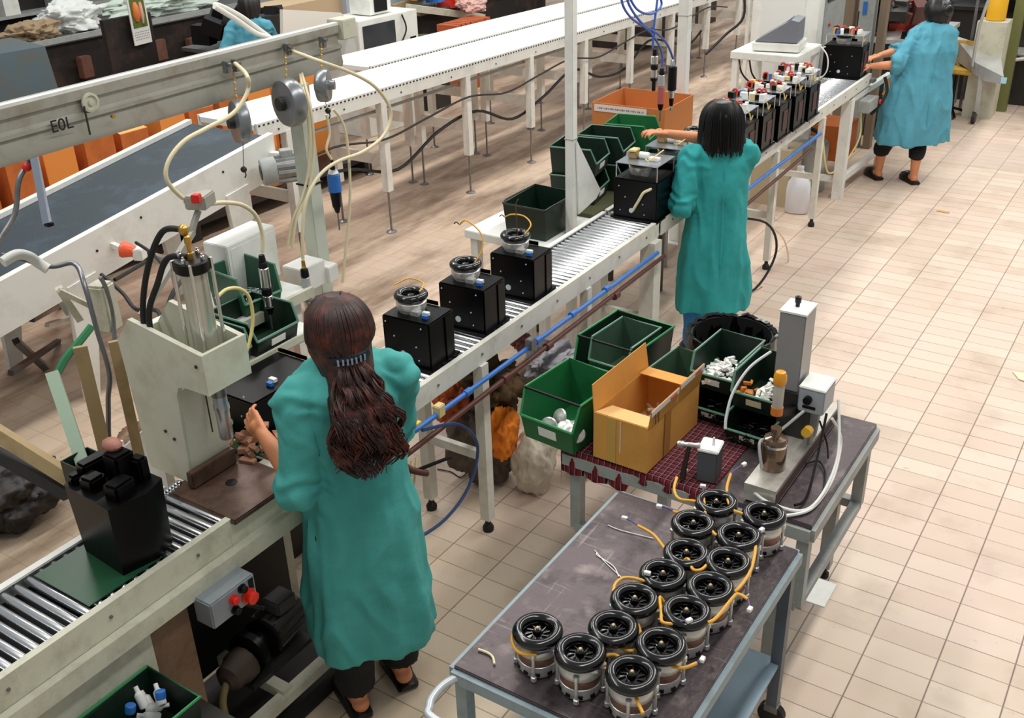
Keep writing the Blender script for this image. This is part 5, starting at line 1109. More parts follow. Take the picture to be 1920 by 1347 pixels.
# --- third worker, far right
P3, k, Z, hc = person('person in a pale teal belted coat with black hair, at the far conveyor end', (-2.08, 9.66, 0), rad(42), 1.58,
    [(-2.22, 9.40, 1.08), (-2.36, 9.90, 1.10)], [(-2.42, 9.30, 1.07), (-2.47, 9.72, 1.08)], t3, .38, seed=3.3, lean=.10, girth=1.42,
    feet=[V(-.22, .08, 0), V(.02, -.12, 0)], trouser_end=.24, sway=.20)
hm = hairmass([(hc+V(0, -.01, .115)*k, .03, .03), (hc+V(0, -.015, .10)*k, .08, .085), (hc+V(0, -.02, .05)*k, .112, .12), (hc+V(0, -.03, -.01)*k, .118, .122), (hc+V(0, -.045, -.07)*k, .10, .09), (hc+V(.02, -.065, -.13)*k, .06, .05), (hc+V(.02, -.075, -.17)*k, .03, .03)], 'hair', hair_b, P3, 2.2, .010, 12)
m = MB(); m.tube([Z(.232*math.cos(a)*1.04, .158*math.sin(a)*1.04, 1.0-.02*math.sin(a*3)) for a in [x*math.pi/10-math.pi*.98 for x in range(11)]], .007, 6, 3); m.out('belt', t3, P3)
m = MB(); m.tube([Z(-.03, -.175, 1.0), Z(-.035, -.20, .88), Z(-.03, -.215, .72)], .008, 6, 4); m.out('belt_end', t3, P3)
m = MB(); m.ball(hc+V(.02, -.13, .02)*k, .055*k, (1.1, .8, 1), 14); m.out('hair_bun', hair_b, P3)
# --- background worker
P4, k, Z, hc = person('person in a teal coat with dark hair in the background behind the overhead beam', (-7.95, 7.35, 0), rad(20), 1.62,
    [(-8.15, 7.15, 1.05), (-8.0, 7.75, 1.05)], [(-8.35, 7.35, 1.05), (-8.3, 7.75, 1.05)], t3, .45, seed=4.4, lean=.08)
hairmass([(hc+V(0, -.01, .112)*k, .03, .03), (hc+V(0, -.015, .10)*k, .08, .085), (hc+V(0, -.02, .05)*k, .105, .112), (hc+V(0, -.03, -.02)*k, .108, .11), (hc+V(0, -.05, -.10)*k, .10, .08), (hc+V(0, -.08, -.2)*k, .09, .05), (hc+V(0, -.08, -.24)*k, .05, .03)], 'hair', mat('dark_brown_hair', '#160C08', .5), P4, 1.1, .012)
# ================================================================ second station: bins, table, carton
t = thing('side_table', 'small white table behind the left white post', 'table', (-3.15, 4.95, 0), -.03)
m = MB(); m.box((0, 0, .865), (.58, .62, .05), bev=.004); m.out('table_top', white, t)
for i in (-1, 1):
    for j in (-1, 1): m = MB(); m.box((i*.24, j*.26, .42), (.05, .05, .84)); m.out('leg', white, t)
bin_('black-green bin on the side table, lowest, left of the white post', (-3.05, 4.87, .89), .30, .36, .20, dgreen, rz=.0, rod=False, lip=.96)
def stack(x, y, z, n, lb, w_=.26, rz=rad(100), m_=dgreen, rr_=None, H=.17):
    for k in range(n): bin_(lb[k], (x, y, z+k*(H+.005)), w_, .30, H, m_, rz=rz, rod=False, cardm=whitepl, rimm=rr_ or grim)
t = thing('bin_rack', 'dark rack behind the white post holding stacked bins', 'rack', (-3.12, 5.75, 0))
m = MB(); m.box((0, 0, .90), (.5, 1.15, .03)); m.out('rack_shelf', mat('olive_board', '#4A4C30', .6), t)
m = MB(); m.box((.0, 0, .795), (.46, 1.1, .17)); m.out('rack_panel', mat('olive_board', '#4A4C30', .6), t)
for j in (-1, 1):
    for i in (-1, 1): m = MB(); m.box((i*.2, j*.5, .355), (.04, .04, .71)); m.out('leg', dark, t)
stack(-3.10, 5.42, .92, 2, ['dark bin behind the white post, lower one of the nearest stack', 'dark bin behind the white post, top of the nearest stack'])
stack(-3.08, 5.73, .92, 2, ['dark bin in the middle stack, lower one, right of the white post', 'dark bin on top of the middle stack, right of the white post'])
stack(-3.06, 6.05, .92, 1, ['dark bin at the base of the farthest stack by the open carton'])
bin_('mid-green bin on top of the farthest stack, lighter than the others', (-3.06, 6.05, 1.095), .27, .30, .17, greenp, rz=rad(100), rod=False, rimm=lrim)
bin_('dark bin just left of the second worker\'s outstretched hand', (-2.92, 6.20, .92), .24, .26, .17, dgreen, rz=rad(105), rod=False, rimm=grim)
m = MB(); m.prism([UX(1079, 262, -2.83), UX(1124, 356, -2.83), UX(1116, 372, -2.83), UX(1083, 402, -2.83)], (.008, 0, 0)); tag(m.out('pointed_sheet', white), 'white pointed sheet fixed right of the left white post', 'panel')
t = thing('cardboard_box', 'open orange-brown carton with a white label strip behind the hanging tools', 'box', (-3.42, 6.92, .92), .03)
W, D, H = .58, .52, .27; w, d = W/2, D/2
m = MB(); m.shell([[V(-w, -d, 0), V(w, -d, 0), V(w, d, 0), V(-w, d, 0)]]+[[V(*a, 0), V(*b, 0), V(*b, H), V(*a, H)] for a, b in (((-w, -d), (w, -d)), ((w, -d), (w, d)), ((w, d), (-w, d)), ((-w, d), (-w, -d)))], .006); m.out('carton_body', mat('tan_carton', '#C27A40', .75), t, smooth=0)
m = MB(); m.box((-.06, -d-.004, H-.035), (.42, .003, .05)); o = m.out('label_strip', strip, t)
m = MB()
for k in range(26): m.box((-.24+.0145*k, -d-.006, H-.035), (.004+.006*((k*7) % 3)/2, .001, .012))
m.out('printed_text', mat('grey_print', '#66646C', .6), o)['kind'] = 'stuff'
t = thing('trestle', 'low steel stand under the orange-brown carton', 'stand', (-3.35, 6.92, 0))
m = MB(); m.box((0, 0, .885), (.6, .56, .03)); m.out('board', greyp, t)
for i in (-1, 1):
    for j in (-1, 1): m = MB(); m.box((i*.26, j*.24, .435), (.04, .04, .87)); m.out('leg', greyp, t)
# ================================================================ scale table and test cabinet
t = thing('scale_table', 'white table carrying the bench scale beside the far roller conveyor', 'table', (-3.08, 8.75, 0), 0)
m = MB(); m.box((0, 0, 1.24), (.58, .62, .06), bev=.004); m.out('table_top', white, t)
for i in (-1, 1):
    for j in (-1, 1): m = MB(); m.box((i*.25, j*.27, .605), (.05, .05, 1.21)); m.out('leg', white, t)
t = thing('bench_scale', 'grey wedge-shaped bench scale with a small display on the white table', 'scale', (-3.04, 8.70, 1.272), .15); t.scale = (1.3, 1.3, 1.3)
m = MB(); m.box((0, 0, .03), (.30, .26, .05), bev=.004); m.out('weighing_base', white, t)
m = MB(); m.prism([V(-.14, -.11, .06), V(.13, -.11, .06), V(.13, -.11, .19), V(.08, -.11, .20)], (0, .22, 0)); o = m.out('housing_wedge', mat('scale_grey', '#787B84', .45), t)
m = MB(); m.prism([V(.00, -.04, .135), V(.07, -.04, .197), V(.07, .07, .197), V(.00, .07, .135)], (-.003, 0, .004)); m.out('display', mat('display_blue', '#4A6E9C', .3), o)
t = thing('test_cabinet', 'tall white test cabinet behind the scale, with a grey side and a dark blue panel', 'cabinet', (-3.25, 9.75, 0))
m = MB(); m.box((0, 0, .98), (.62, .75, 1.95), bev=.006); m.out('cabinet_body', white, t)
m = MB(); m.box((-.02, -.377, 1.0), (.40, .006, 1.75)); m.out('door', mat('door_white', '#E2E2DE', .4), t)
m = MB(); m.box((.315, .05, 1.0), (.012, .58, 1.85)); o = m.out('side_panel', greyp, t)
m = MB(); m.box((.325, .0, 1.72), (.012, .42, .36)); m.out('blue_panel', mat('navy_panel', '#1A2440', .3), o)
m = MB(); m.cyl((.322, -.1, 1.33), (.335, -.1, 1.33), .014, n=10); m.out('red_lamp', redm, o)
m = MB(); m.tube([(-.45, -.3, 2.2), (-.42, -.35, 1.7), (-.38, -.40, 1.4), (-.5, -.5, 1.25), (-.6, -.7, 1.1)], .012, 8, 5); m.out('cable', rubber, t)
m = MB(); m.box((-.36, -.33, 1.0), (.03, .03, 2.0)); m.out('frame_tube', white, t)
for k, (a, b, c) in enumerate(((1385, 105, 'outer'), (1405, 108, 'inner'))):
    cable('power_cable', [UX(a, b, -3.3), UX(a+5, b+30, -3.3), UX(a+22, b+50, -3.2), UX(a+45, b+60-k*12, -3.1)], .008, rubber, 'black cable looping under the scale table, %s one' % c)
# frame of the last station
t = thing('end_station', 'white steel frame with control gear under the far end of the roller conveyor', 'machine frame', (-2.65, 9.2, 0)); O = V(-2.65, 9.2, 0)
for x, y, w_ in ((-2.45, 8.86, .085), (-2.42, 10.0, .06), (-2.95, 8.9, .06), (-2.95, 10.0, .06)):
    m = MB(); m.box(V(x, y, .44)-O, (w_, w_, .88)); m.out('leg', white, t)
for a, b in (((-2.45, 8.9), (-2.42, 10.0)), ((-2.45, 8.88), (-2.95, 8.9))):
    for z in (.16, .86) if a[0] == -2.45 and b[0] == -2.42 else (.16,):
        m = MB(); m.bar(V(*a, z)-O, V(*b, z)-O, .045, .05); m.out('rail', white, t)
m = MB(); m.box(V(-2.68, 9.35, .94)-O, (.60, .10, .03)); m.out('end_plate', steel, t)
m = MB(); m.box(V(-2.36, 9.15, .78)-O, (.10, .28, .10), bev=.005); m.out('valve_box', greyp, t)
m = MB(); m.cyl(V(-2.30, 9.28, .78)-O, V(-2.285, 9.28, .78)-O, .02, n=10); m.out('red_button', redm, t)
m = MB(); m.box(V(-2.72, 9.5, .35)-O, (.3, .4, .32)); m.out('brown_carton', card2, t)
m = MB(); m.tube([V(-2.4, 9.1, .72)-O, V(-2.38, 9.08, .5)-O, V(-2.45, 9.0, .3)-O, V(-2.5, 8.75, .25)-O, V(-2.5, 8.55, .4)-O, V(-2.55, 8.5, .75)-O], .008, 8, 5); m.out('yellow_hose', mat('yellow_hose', '#E6D48C', .35), t)
m = MB(); m.tube([V(-2.30, 9.35, .98)-O, V(-2.26, 9.33, .86)-O, V(-2.30, 9.28, .74)-O, V(-2.36, 9.3, .66)-O], .014, 8, 5); m.out('cable_bunch', rubber, t)
m = MB(); m.tube([V(-2.29, 9.42, .95)-O, V(-2.27, 9.40, .88)-O, V(-2.3, 9.37, .82)-O], .012, 8, 5); m.out('orange_cable', mat('orange_cable', '#E89020', .4), t)
t = thing('steel_drum', 'pale steel drum with a black hose coil under the far conveyor', 'drum', (-2.80, 9.0, 0))
m = MB(); m.lathe([(.17, 0), (.18, .01), (.18, .42), (.17, .44), (.02, .45)], n=26); m.out('drum_body', mat('drum_grey', '#A8A8A2', .35, .5, dirt='#6C6A64', damt=.4), t)
m = MB(); m.tube([(.10*math.cos(a*.7), .10*math.sin(a*.7), .47+.02*a) for a in range(18)], .018, 8, 3); m.out('hose_coil', rubber, t)
t = thing('cardboard_box', 'cream carton under the far conveyor behind the jug', 'box', (-2.92, 8.55, 0))
m = MB(); m.box((0, 0, .25), (.34, .3, .5)); m.out('carton_body', mat('cream_carton', '#C8B898', .7), t)
t = thing('plastic_jug', 'white plastic jug standing on the tiles under the far conveyor', 'jug', (-2.64, 8.35, 0), .2)
m = MB(); rg = []
for z, a, b in ((0, .085, .07), (.01, .10, .082), (.20, .10, .082), (.26, .092, .074), (.33, .05, .045), (.37, .025, .025), (.375, .028, .028), (.40, .028, .028)):
    rg.append([m.bm.verts.new(V(a*math.copysign(abs(math.cos(q*math.pi/12))**.7, math.cos(q*math.pi/12)), b*math.copysign(abs(math.sin(q*math.pi/12))**.7, math.sin(q*math.pi/12)), z)) for q in range(24)])
m.skinr(rg); m.out('jug_body', mat('milky_plastic', '#E4E6EC', .35), t, smooth=60)
# ================================================================ left: motor, tangle of stands
t = thing('gear_motor', 'grey electric gear motor hanging at the end of the dark belt conveyor', 'motor', (-5.0, 4.72, 1.02))
m = MB(); m.lathe([(.03, -.13), (.085, -.125), (.092, -.11), (.092, -.03)], ax=(.55, .8, 0.05), n=24); o = m.out('fan_cowl', greyp, t)
m = MB(); m.lathe([(.05, -.1325), (.052, -.127)], ax=(.55, .8, .05), n=20); m.out('fan_grille', black, o)
m = MB(); m.lathe([(.080, -.03), (.080, .12), (.06, .14), (.06, .17)], ax=(.55, .8, .05), n=24); mo = m.out('motor_body', steel, t)
b = MB(); b.box((0, 0, 0), (.010, .14, .02)); spread('cooling_fin', b, greyp, mo, [V(.025, .036, 0)+V(.82*.085*math.cos(a), -.56*.085*math.cos(a), .085*math.sin(a)) for a in [k*.5 for k in range(12)]])
for c in kids(mo): c.rotation_euler = (0, 0, -.6)
m = MB(); m.box((.12, .14, .0), (.14, .12, .16), rz=-.6, bev=.01); m.out('gearbox', alu, t)
m = MB(); m.box((.02, .05, .10), (.08, .08, .05), rz=-.6, bev=.004); m.out('terminal_box', greyp, t)
m = MB(); m.bar((-.2, .1, .02), (.1, .15, .02), .05, .10); m.out('mounting_arm', white, t)
t = thing('signal_horn', 'small orange and white beacon on the side of the dark belt conveyor', 'beacon', UX(243, 470, -4.95))
m = MB(); m.lathe([(.012, -.04), (.03, -.03), (.05, .03), (.048, .045), (.02, .06)], ax=(-.8, -.5, .25), n=18); m.out('lens', mat('orange_lens', '#F0603A', .3), t)
m = MB(); m.box((.045, .03, -.02), (.06, .07, .07), rz=.4, bev=.006); m.out('base', white, t)
m = MB(); m.bar((.04, .03, -.04), (-.25, .05, -.02), .03, .03); m.out('bracket', white, t)
tang = mat('tan_strut', '#A8926A', .5, dirt='#6A5434', damt=.6, dscale=5)
def strut(name, label, a, b, w_, h_, m_, cat='strut'):
    mm_ = MB(); mm_.bar(a, b, w_, h_, up=(1, -.6, 0)); return tag(mm_.out(name, m_, smooth=0), label, cat)
X_ = -3.55
def ext(a, b): return a+(a-b)*(a.z/(b.z-a.z))
strut('stand_leg', 'pale green tubular leg standing in the dark tray by the black moulding', V(-2.68, 1.53, 1.19), UX(98, 700, -2.9), .04, .04, mat('pale_green_tube', '#A9BDA6', .3, .3), 'leg')
strut('stand_leg', 'left one of two long tan struts between the dark belt and the press', ext(UX(205, 880, X_), UX(150, 650, X_)), UX(150, 650, X_), .055, .02, tang, 'leg')
strut('stand_leg', 'right one of two long tan struts between the dark belt and the press', ext(UX(272, 905, X_), UX(213, 640, X_)), UX(213, 640, X_), .045, .02, tang, 'leg')
strut('floor_beam', 'slanting tan and black beam at the left edge of the photo', UX(-40, 790, X_), UX(135, 900, -3.2), .05, .05, tang, 'beam')
strut('floor_beam', 'black beam under the slanting tan one at the left edge', UX(-40, 825, X_)+V(0, 0, -.02), UX(128, 920, -3.2)+V(0, 0, -.02), .04, .05, dark, 'beam')
m = MB(); a, b = UX(205, 860, -3.7), UX(275, 800, -3.7); m.prism([a, b, V(-3.45, b.y+.02, .0), V(-3.45, a.y+.02, .0)], (.006, 0, 0)); tag(m.out('white_sheet', white), 'white sheet leaning behind the tan struts beside the press', 'sheet')
t = thing('bent_tube_stand', 'grey bent steel tube arching from the belt side wall down to the tan struts', 'stand', (0, 0, 0))
m = MB(); m.tube([UX(0, 478, -3.9), UX(40, 485, -3.9), UX(95, 500, -3.85), UX(140, 495, -3.8), UX(160, 540, -3.7), UX(182, 620, -3.65), UX(205, 700, -3.6), UX(203, 760, -3.6), UX(213, 880, -3.6), UX(213, 880, -3.6)*1+V(.05, .02, -UX(213, 880, -3.6).z)], .011, 10, 6); m.out('tube', mat('dark_chrome', '#7A7C80', .3, .7), t)
m = MB(); m.tube([UX(5, 492, -3.88), UX(30, 478, -3.88), UX(52, 480, -3.88), UX(70, 492, -3.88), UX(90, 505, -3.85)], .022, 10, 5); m.out('white_grip', white, t)
m = MB(); m.tube([UX(188, 520, -3.7), UX(200, 545, -3.7), UX(212, 600, -3.7), UX(220, 700, -3.65), UX(245, 800, -3.6)], .010, 8, 6); m.out('thin_tube', steel, t)
m = MB(); m.box(UX(196, 575, -3.75), (.09, .09, .22), rz=.3, bev=.01); m.out('cream_housing', cream, t)
cable('air_hose', [UX(172, 612, -3.6), UX(150, 640, -3.6), UX(125, 670, -3.6), UX(108, 700, -3.6)], .016, mat('green_hose', '#2E7A50', .4), 'short thick green hose behind the pale green leg', 'hose')
cable('power_cable', [UX(255, 455, -4.9), UX(285, 475, -4.7), UX(310, 500, -4.4), UX(345, 515, -4.2), UX(320, 560, -3.2), V(-2.86, 1.98, 1.35)], .010, rubber, 'black cable running from the orange beacon toward the press')
cable('power_cable', [UX(190, 515, -4.2), UX(230, 550, -4.0), UX(255, 580, -3.8), UX(300, 590, -3.5), V(-2.86, 1.96, 1.3)], .010, rubber, 'black cable sagging under the dark belt toward the press')
cable('power_cable', [UX(215, 525, -4.2), UX(250, 505, -4.3), UX(275, 490, -4.4)], .010, rubber, 'short black cable below the orange beacon')
cloth_blob('machine_scrap', 'dark crumpled machine cover at the left edge under the dark belt', (-4.45, 2.12, .16), (.22, .26, .16), mat('dark_scrap', '#100D0B', .5, dirt='#4A3424', damt=.5), 11, 'cover', rough=.28)
cloth_blob('machine_scrap', 'brown and cream crumpled stuff under the dark belt, right of the dark cover', (-4.3, 2.9, .10), (.16, .30, .10), mat('brown_scrap', '#6E523C', .6, dirt='#B8A488', damt=.8, dscale=4), 12, 'scrap', rough=.32)
strut('brace', 'pale strut tilted under the dark belt side wall', UX(110, 540, -3.9), UX(150, 600, -3.9), .03, .03, cream, 'strut')
strut('brace', 'cream bar lying across the brown stuff under the dark belt', UX(110, 545, -3.85), UX(178, 578, -3.85), .02, .02, cream, 'strut')
for k, (a, b, w_) in enumerate((((108, 552), (155, 625), .05), ((148, 565), (178, 640), .04), ((60, 600), (115, 570), .03), ((30, 640), (85, 690), .04), ((88, 610), (150, 590), .025), ((20, 700), (110, 640), .03))):
    strut('loose_bar', ['cream', 'tan', 'brown', 'grey', 'pale', 'dark'][k]+' bar in the tangle under the dark belt, '+['nearest the bent tube', 'right of the cream one', 'highest at left', 'lowest at left', 'lying nearly level', 'slanting across the dark cover'][k], U(*a, .25+.04*k), U(*b, .02), w_, w_, [cream, tang, brownsteel, steel, white, dark][k], 'bar')
t = thing('wiper_arm', 'pale blue-grey blade-shaped cover hanging over the dark belt at the left', 'cover', UX(78, 350, -4.3))
m = MB(); q = UX(78, 350, -4.3); m.hexa([UX(78, 412, -4.3)-q, UX(97, 415, -4.3)-q, UX(92, 418, -4.25)-q, UX(80, 420, -4.25)-q], [UX(55, 285, -4.3)-q, UX(70, 282, -4.3)-q, UX(66, 275, -4.2)-q, UX(52, 278, -4.2)-q]); m.out('blade', mat('pale_blue_cover', '#9AA8BE', .3), t)
m = MB(); m.box(UX(92, 421, -4.27)-q, (.03, .03, .015)); m.out('tip', black, t)
m = MB(); m.tube([UX(55, 285, -4.3)-q, UX(50, 310, -4.3)-q, UX(35, 340, -4.3)-q, UX(28, 400, -4.3)-q, UX(0, 450, -4.3)-q, UX(-20, 500, -4.3)-q], .012, 8, 6); m.out('lever_tube', steel, t)
m = MB(); m.ball(UX(50, 313, -4.28)-q, .022, n=10); m.out('red_knob', redm, t)
m = MB(); m.bar(UX(48, 285, -4.3)-q, UX(50, 235, -4.2)-q, .03, .03); m.out('hanger', steel, t)
# ================================================================ behind the belts: row of cartons
rr = random.Random(21)
for k in range(13):
    y = 3.30+k*.33; x = -6.98+rr.uniform(-.03, .03) if k < 10 else -7.3
    big = k < 2
    t = thing('cardboard_box', 'orange carton in the row behind the belts, ' + ['nearest, at the left edge', 'second from the left edge', 'third, large and plain', 'fourth, below the beam', 'fifth, with folded flaps', 'sixth, left of the middle balancer', 'seventh, behind the middle balancer', 'eighth, behind the post top', 'ninth, right of the post', 'tenth, below the beam end', 'eleventh, below the monitor', 'twelfth, mostly hidden', 'last of the row'][k], 'box', (x, y, .18), rr.uniform(-.05, .05), 'orange cartons behind the belts')
    H = .84+rr.uniform(-.04, .04)+.005*k; w, d = .22, .125
    m = MB(); m.shell([[V(-w, -d, 0), V(w, -d, 0), V(w, d, 0), V(-w, d, 0)]]+[[V(*a, 0), V(*b, 0), V(*b, H), V(*a, H)] for a, b in (((-w, -d), (w, -d)), ((w, -d), (w, d)), ((w, d), (-w, d)), ((-w, d), (-w, -d)))], .006); m.out('carton_body', card2 if k % 3 else mat('amber_card', '#E08A3C', .75), t, smooth=0)
    m = MB(); m.prism([V(w, -d, H), V(w, d, H), V(w-.17, d-.01, H+.03), V(w-.17, -d+.01, H+.03)], (0, 0, .005)); m.out('flap', mat('light_flap', '#F0A860', .75), t, smooth=0)
    m = MB(); m.prism([V(-w, -d, H), V(-w, d, H), V(-w+.15, d-.01, H+.05), V(-w+.15, -d+.01, H+.05)], (0, 0, .005)); m.out('flap', card2, t, smooth=0)
t = thing('pallet', 'dark pallet under the row of orange cartons', 'pallet', (-7.05, 5.3, 0))
m = MB(); m.box((0, 0, .15), (.7, 4.6, .05)); m.out('deck', dark, t)
for y in (-2.2, 0, 2.2): m = MB(); m.box((0, y, .062), (.7, .1, .125)); m.out('skid', dark, t)
# ---- dark work benches and racks beyond
blackbrown = mat('dark_steel_bench', '#191412', .6, dirt='#5A3E30', damt=.5, dscale=3)  # near-black brown with browner mottling, for benches, racks and boards
brownst = mat('brown_stuff', '#6A4436', .7, dirt='#2A1812', damt=.8, dscale=4)
ORD = ['first', 'second', 'third', 'fourth', 'fifth', 'sixth', 'seventh', 'eighth', 'ninth', 'tenth']
t = thing('work_bench', 'long dark work bench with a brown shelf front, upper left behind the beam', 'bench', (-11.3, 8.9, 0), rad(0))
m = MB(); m.box((0, 0, 1.0), (.9, 5.4, .05)); m.out('bench_top', steel, t)
m = MB(); m.box((.1, 0, .5), (.6, 5.2, .94)); m.out('shelf_body', blackbrown, t)
m = MB(); m.box((.44, 0, 1.02), (.03, 5.4, .06)); m.out('front_edge', greyp, t)
for k in range(16):
    a, b, c = rr.uniform(.12, .26), rr.uniform(.12, .3), rr.uniform(.12, .25); row = k % 2
    m = MB(); m.box((-10.87+a*.2, 7.15+k*.27, .30+.36*row+c/2-.1), (a*.4, b, c), rz=rr.uniform(-.1, .1), bev=.01); tag(m.out('brown_carton', brownst), 'small brown carton on the dark bench front, '+ORD[k//2]+' from left in the '+('upper' if row else 'lower')+' row', 'box', 'brown cartons on the bench front')
items = [('paper_stack', 'pale green crumpled cloth on the bench at the top edge', (-11.35, 9.0, 1.14), (.30, .75, .16), mat('pale_green_cloth', '#C2CEC4', .8), 21), ('paper_stack', 'white crumpled sheet at the left end of the bench', (-11.3, 7.65, 1.15), (.25, .4, .18), mat('white_cloth', '#D8DCD8', .8), 22), ('paper_stack', 'tan wrapping at the left end of the bench', (-11.1, 7.0, 1.10), (.2, .3, .13), mat('tan_cloth', '#9A8468', .8), 23)]
for nm, lb, c, s_, mt, sd in items: cloth_blob('crumpled_cloth', lb, c, s_, mt, sd, rough=.5)
t = thing('steel_hood', 'blue-grey sheet steel hood at the upper left edge', 'hood', (-9.0, 4.95, 0))
hoodm = mat('blue_steel_hood', '#5A6C74', .4, .35, dirt='#6E6650', damt=.7, dscale=3)
m = MB(); m.hexa([V(-.35, -1.2, .0), V(.35, -1.2, .0), V(.35, .75, .0), V(-.35, .75, .0)], [V(-.35, -1.2, 1.45), V(.15, -1.2, 1.40), V(.15, .75, 1.36), V(-.35, .75, 1.40)]); m.out('hood_body', hoodm, t)
m = MB(); m.hexa([V(-.6, -1.3, 0), V(-.4, -1.3, 0), V(-.4, .35, 0), V(-.6, .35, 0)], [V(-.6, -1.3, 2.3), V(-.45, -1.3, 2.3), V(-.45, .35, 2.3), V(-.6, .35, 2.3)]); m.out('upper_panel', mat('blue_panel', '#4E7486', .4, .3), t)
t = thing('wall_calendar', 'wall calendar with a colour picture hung on a dark board above the bench', 'calendar', (-9.74, 7.45, 1.30), rad(8))
m = MB(); m.box((0, 0, .0), (.012, .26, .56)); m.out('paper', mat('calendar_paper', '#DCDCD6', .7), t)
m = MB(); m.box((.008, 0, .055), (.004, .21, .32)); o = m.out('picture', mat('calendar_green', '#5A6A28', .6, dirt='#2A2E18', damt=.7, dscale=12), t)
m = MB(); m.lathe([(.02, -.1), (.045, -.04), (.035, .06), (.015, .1)], (.013, -.04, .06), n=10); m.out('orange_figure', mat('calendar_orange', '#D87A3A', .6), o)
m = MB(); m.lathe([(.01, -.12), (.025, -.04), (.02, .06), (.012, .1)], (.013, .04, .05), n=10); m.out('pink_figure', mat('calendar_pink', '#D8A898', .6), o)
m = MB()
for r_ in range(4):
    for c_ in range(9): m.box((.0075, -.10+c_*.025, -.15-.025*r_), (.002, .012, .006))
m.out('date_grid', mat('grey_print', '#66646C', .6), t)['kind'] = 'stuff'
m = MB(); m.box((-9.83, 7.35, .66), (.06, .62, 1.32)); tag(m.out('dark_board', blackbrown), 'dark brown board carrying the calendar', 'board')
t = thing('storage_rack', 'dark storage rack filled with boxes at the top left edge', 'rack', (-13.4, 10.6, 0))
m = MB(); m.box((-.2, 0, .9), (.5, 7.6, 1.8)); m.out('rack_body', blackbrown, t)
for z in (.5, 1.0, 1.5): m = MB(); m.box((.15, 0, z), (.3, 7.6, .04)); m.out('rack_shelf', greyp, t)
cc = [brownst, card2, white, bluem, blackbrown, greyp, mat('pale_green_cloth', '#C2CEC4', .8), brownst]
for k in range(30):
    zz = (.52, 1.02, 1.52)[k % 3]; a = rr.uniform(.2, .4)
    ci = rr.randrange(8); m = MB(); m.box((-13.22, 7.1+.25*k, zz+a*.5), (.24, rr.uniform(.15, .24), a)); tag(m.out('stored_box', cc[ci]), ['brown', 'orange-brown', 'white', 'blue', 'black', 'grey', 'pale green', 'brown'][ci]+' box on the '+['bottom', 'middle', 'top'][k % 3]+' shelf of the dark rack, '+ORD[k//3]+' from the left', 'box', 'boxes on the dark storage rack')
def rubble(label, c, s_, n, seed, cols=(black, black, black, dark, whitepl, steel)):
    r2 = random.Random(seed); t = thing('machine_parts', label, 'parts', c)
    per = {}
    for k in range(n):
        mt = r2.choice(cols); mb = per.setdefault(mt.name, (MB(), mt))[0]; f_ = .16 if mt in (whitepl, steel) else 1
        q = V(r2.uniform(-s_[0], s_[0]), r2.uniform(-s_[1], s_[1]), r2.uniform(0, s_[2])); z = r2.uniform(.08, .2)*(f_ if f_ < 1 else 1)
        mb.box(q, (z*r2.uniform(.6, 1.6), z*r2.uniform(.6, 1.6), z*r2.uniform(.6, 1.3)), mx=Matrix.Rotation(r2.uniform(0, 3), 3, 'Z') @ Matrix.Rotation(r2.uniform(-.5, .5), 3, 'X'))
    for nm, (mb, mt) in per.items(): mb.out(nm.replace('_m', '')+'_pieces', mt, t)['kind'] = 'stuff'
    return t
def bench(label, c, s_, col=blackbrown, top=steel):
    t = thing('work_bench', label, 'bench', (c[0], c[1], 0))
    m = MB(); m.box((0, 0, c[2]-.02), (s_[0], s_[1], .04)); m.out('bench_top', top, t)
    m = MB(); m.box((0, 0, (c[2]-.04)/2), (s_[0]*.9, s_[1]*.94, c[2]-.05)); m.out('bench_body', col, t); return t
bench('black bench left of the background worker', (-9.1, 8.35, .95), (.8, 1.2))
rubble('dark machine parts heaped left of the background worker', (-9.1, 8.3, .97), (.32, .5, .25), 60, 1)
m = MB(); m.box((-9.5, 9.6, .6), (.5, 1.6, 1.2)); tag(m.out('beige_cabinet', mat('beige_cabinet', '#C8AE8C', .6)), 'beige cabinet side above the background worker', 'cabinet')
t = thing('control_cabinet', 'pale electrical cabinet with gauges at the top edge, right of the background worker', 'cabinet', (-9.2, 10.9, 0), -.25)
m = MB(); m.box((0, 0, .85), (.5, 1.5, 1.7)); m.out('cabinet_body', mat('pale_blue_cabinet', '#AEB8C2', .4), t)
for k in range(6):
    m = MB(); m.box((.26, -.6+.24*k, 1.25+.06*(k % 2)), (.02, .12, .1)); m.out('gauge', [black, whitepl, dark, mat('orange_plastic', '#E08A30', .4), steel, mat('teal_lamp', '#4AA890', .4)][k], t)
m = MB(); m.box((.26, -.2, .5), (.02, 1.0, .7)); m.out('lower_door', mat('dark_red_door', '#4A2A24', .6), t)
m = MB(); m.prism([UX(530, 18, -7.6), UX(640, 24, -7.6), UX(655, 42, -7.6), UX(560, 110, -7.6), UX(532, 110, -7.6)], (-.04, 0, 0)); tag(m.out('white_screen', mat('screen_white', '#DEDAD0', .5)), 'large cream sheet-metal panel behind the beam end', 'panel')
t = thing('white_cabinet', 'white cabinet with a dark glass door behind the rear belt', 'cabinet', (-7.75, 8.95, 0), -.05)
m = MB(); m.box((0, 0, .62), (.5, .95, 1.24), bev=.006); m.out('cabinet_body', white, t)
m = MB(); m.box((.255, -.16, .95), (.012, .5, .46)); m.out('glass_door', mat('dark_glass', '#3A3E44', .1), t)
m = MB(); m.box((.255, .38, .90), (.012, .09, .12)); m.out('switch', black, t)
m = MB(); m.box((0, 0, 1.33), (.3, .34, .16), bev=.004); m.out('top_box', white, t)
m = MB(); m.box((.156, 0, 1.34), (.006, .2, .13)); m.out('screen', black, t)
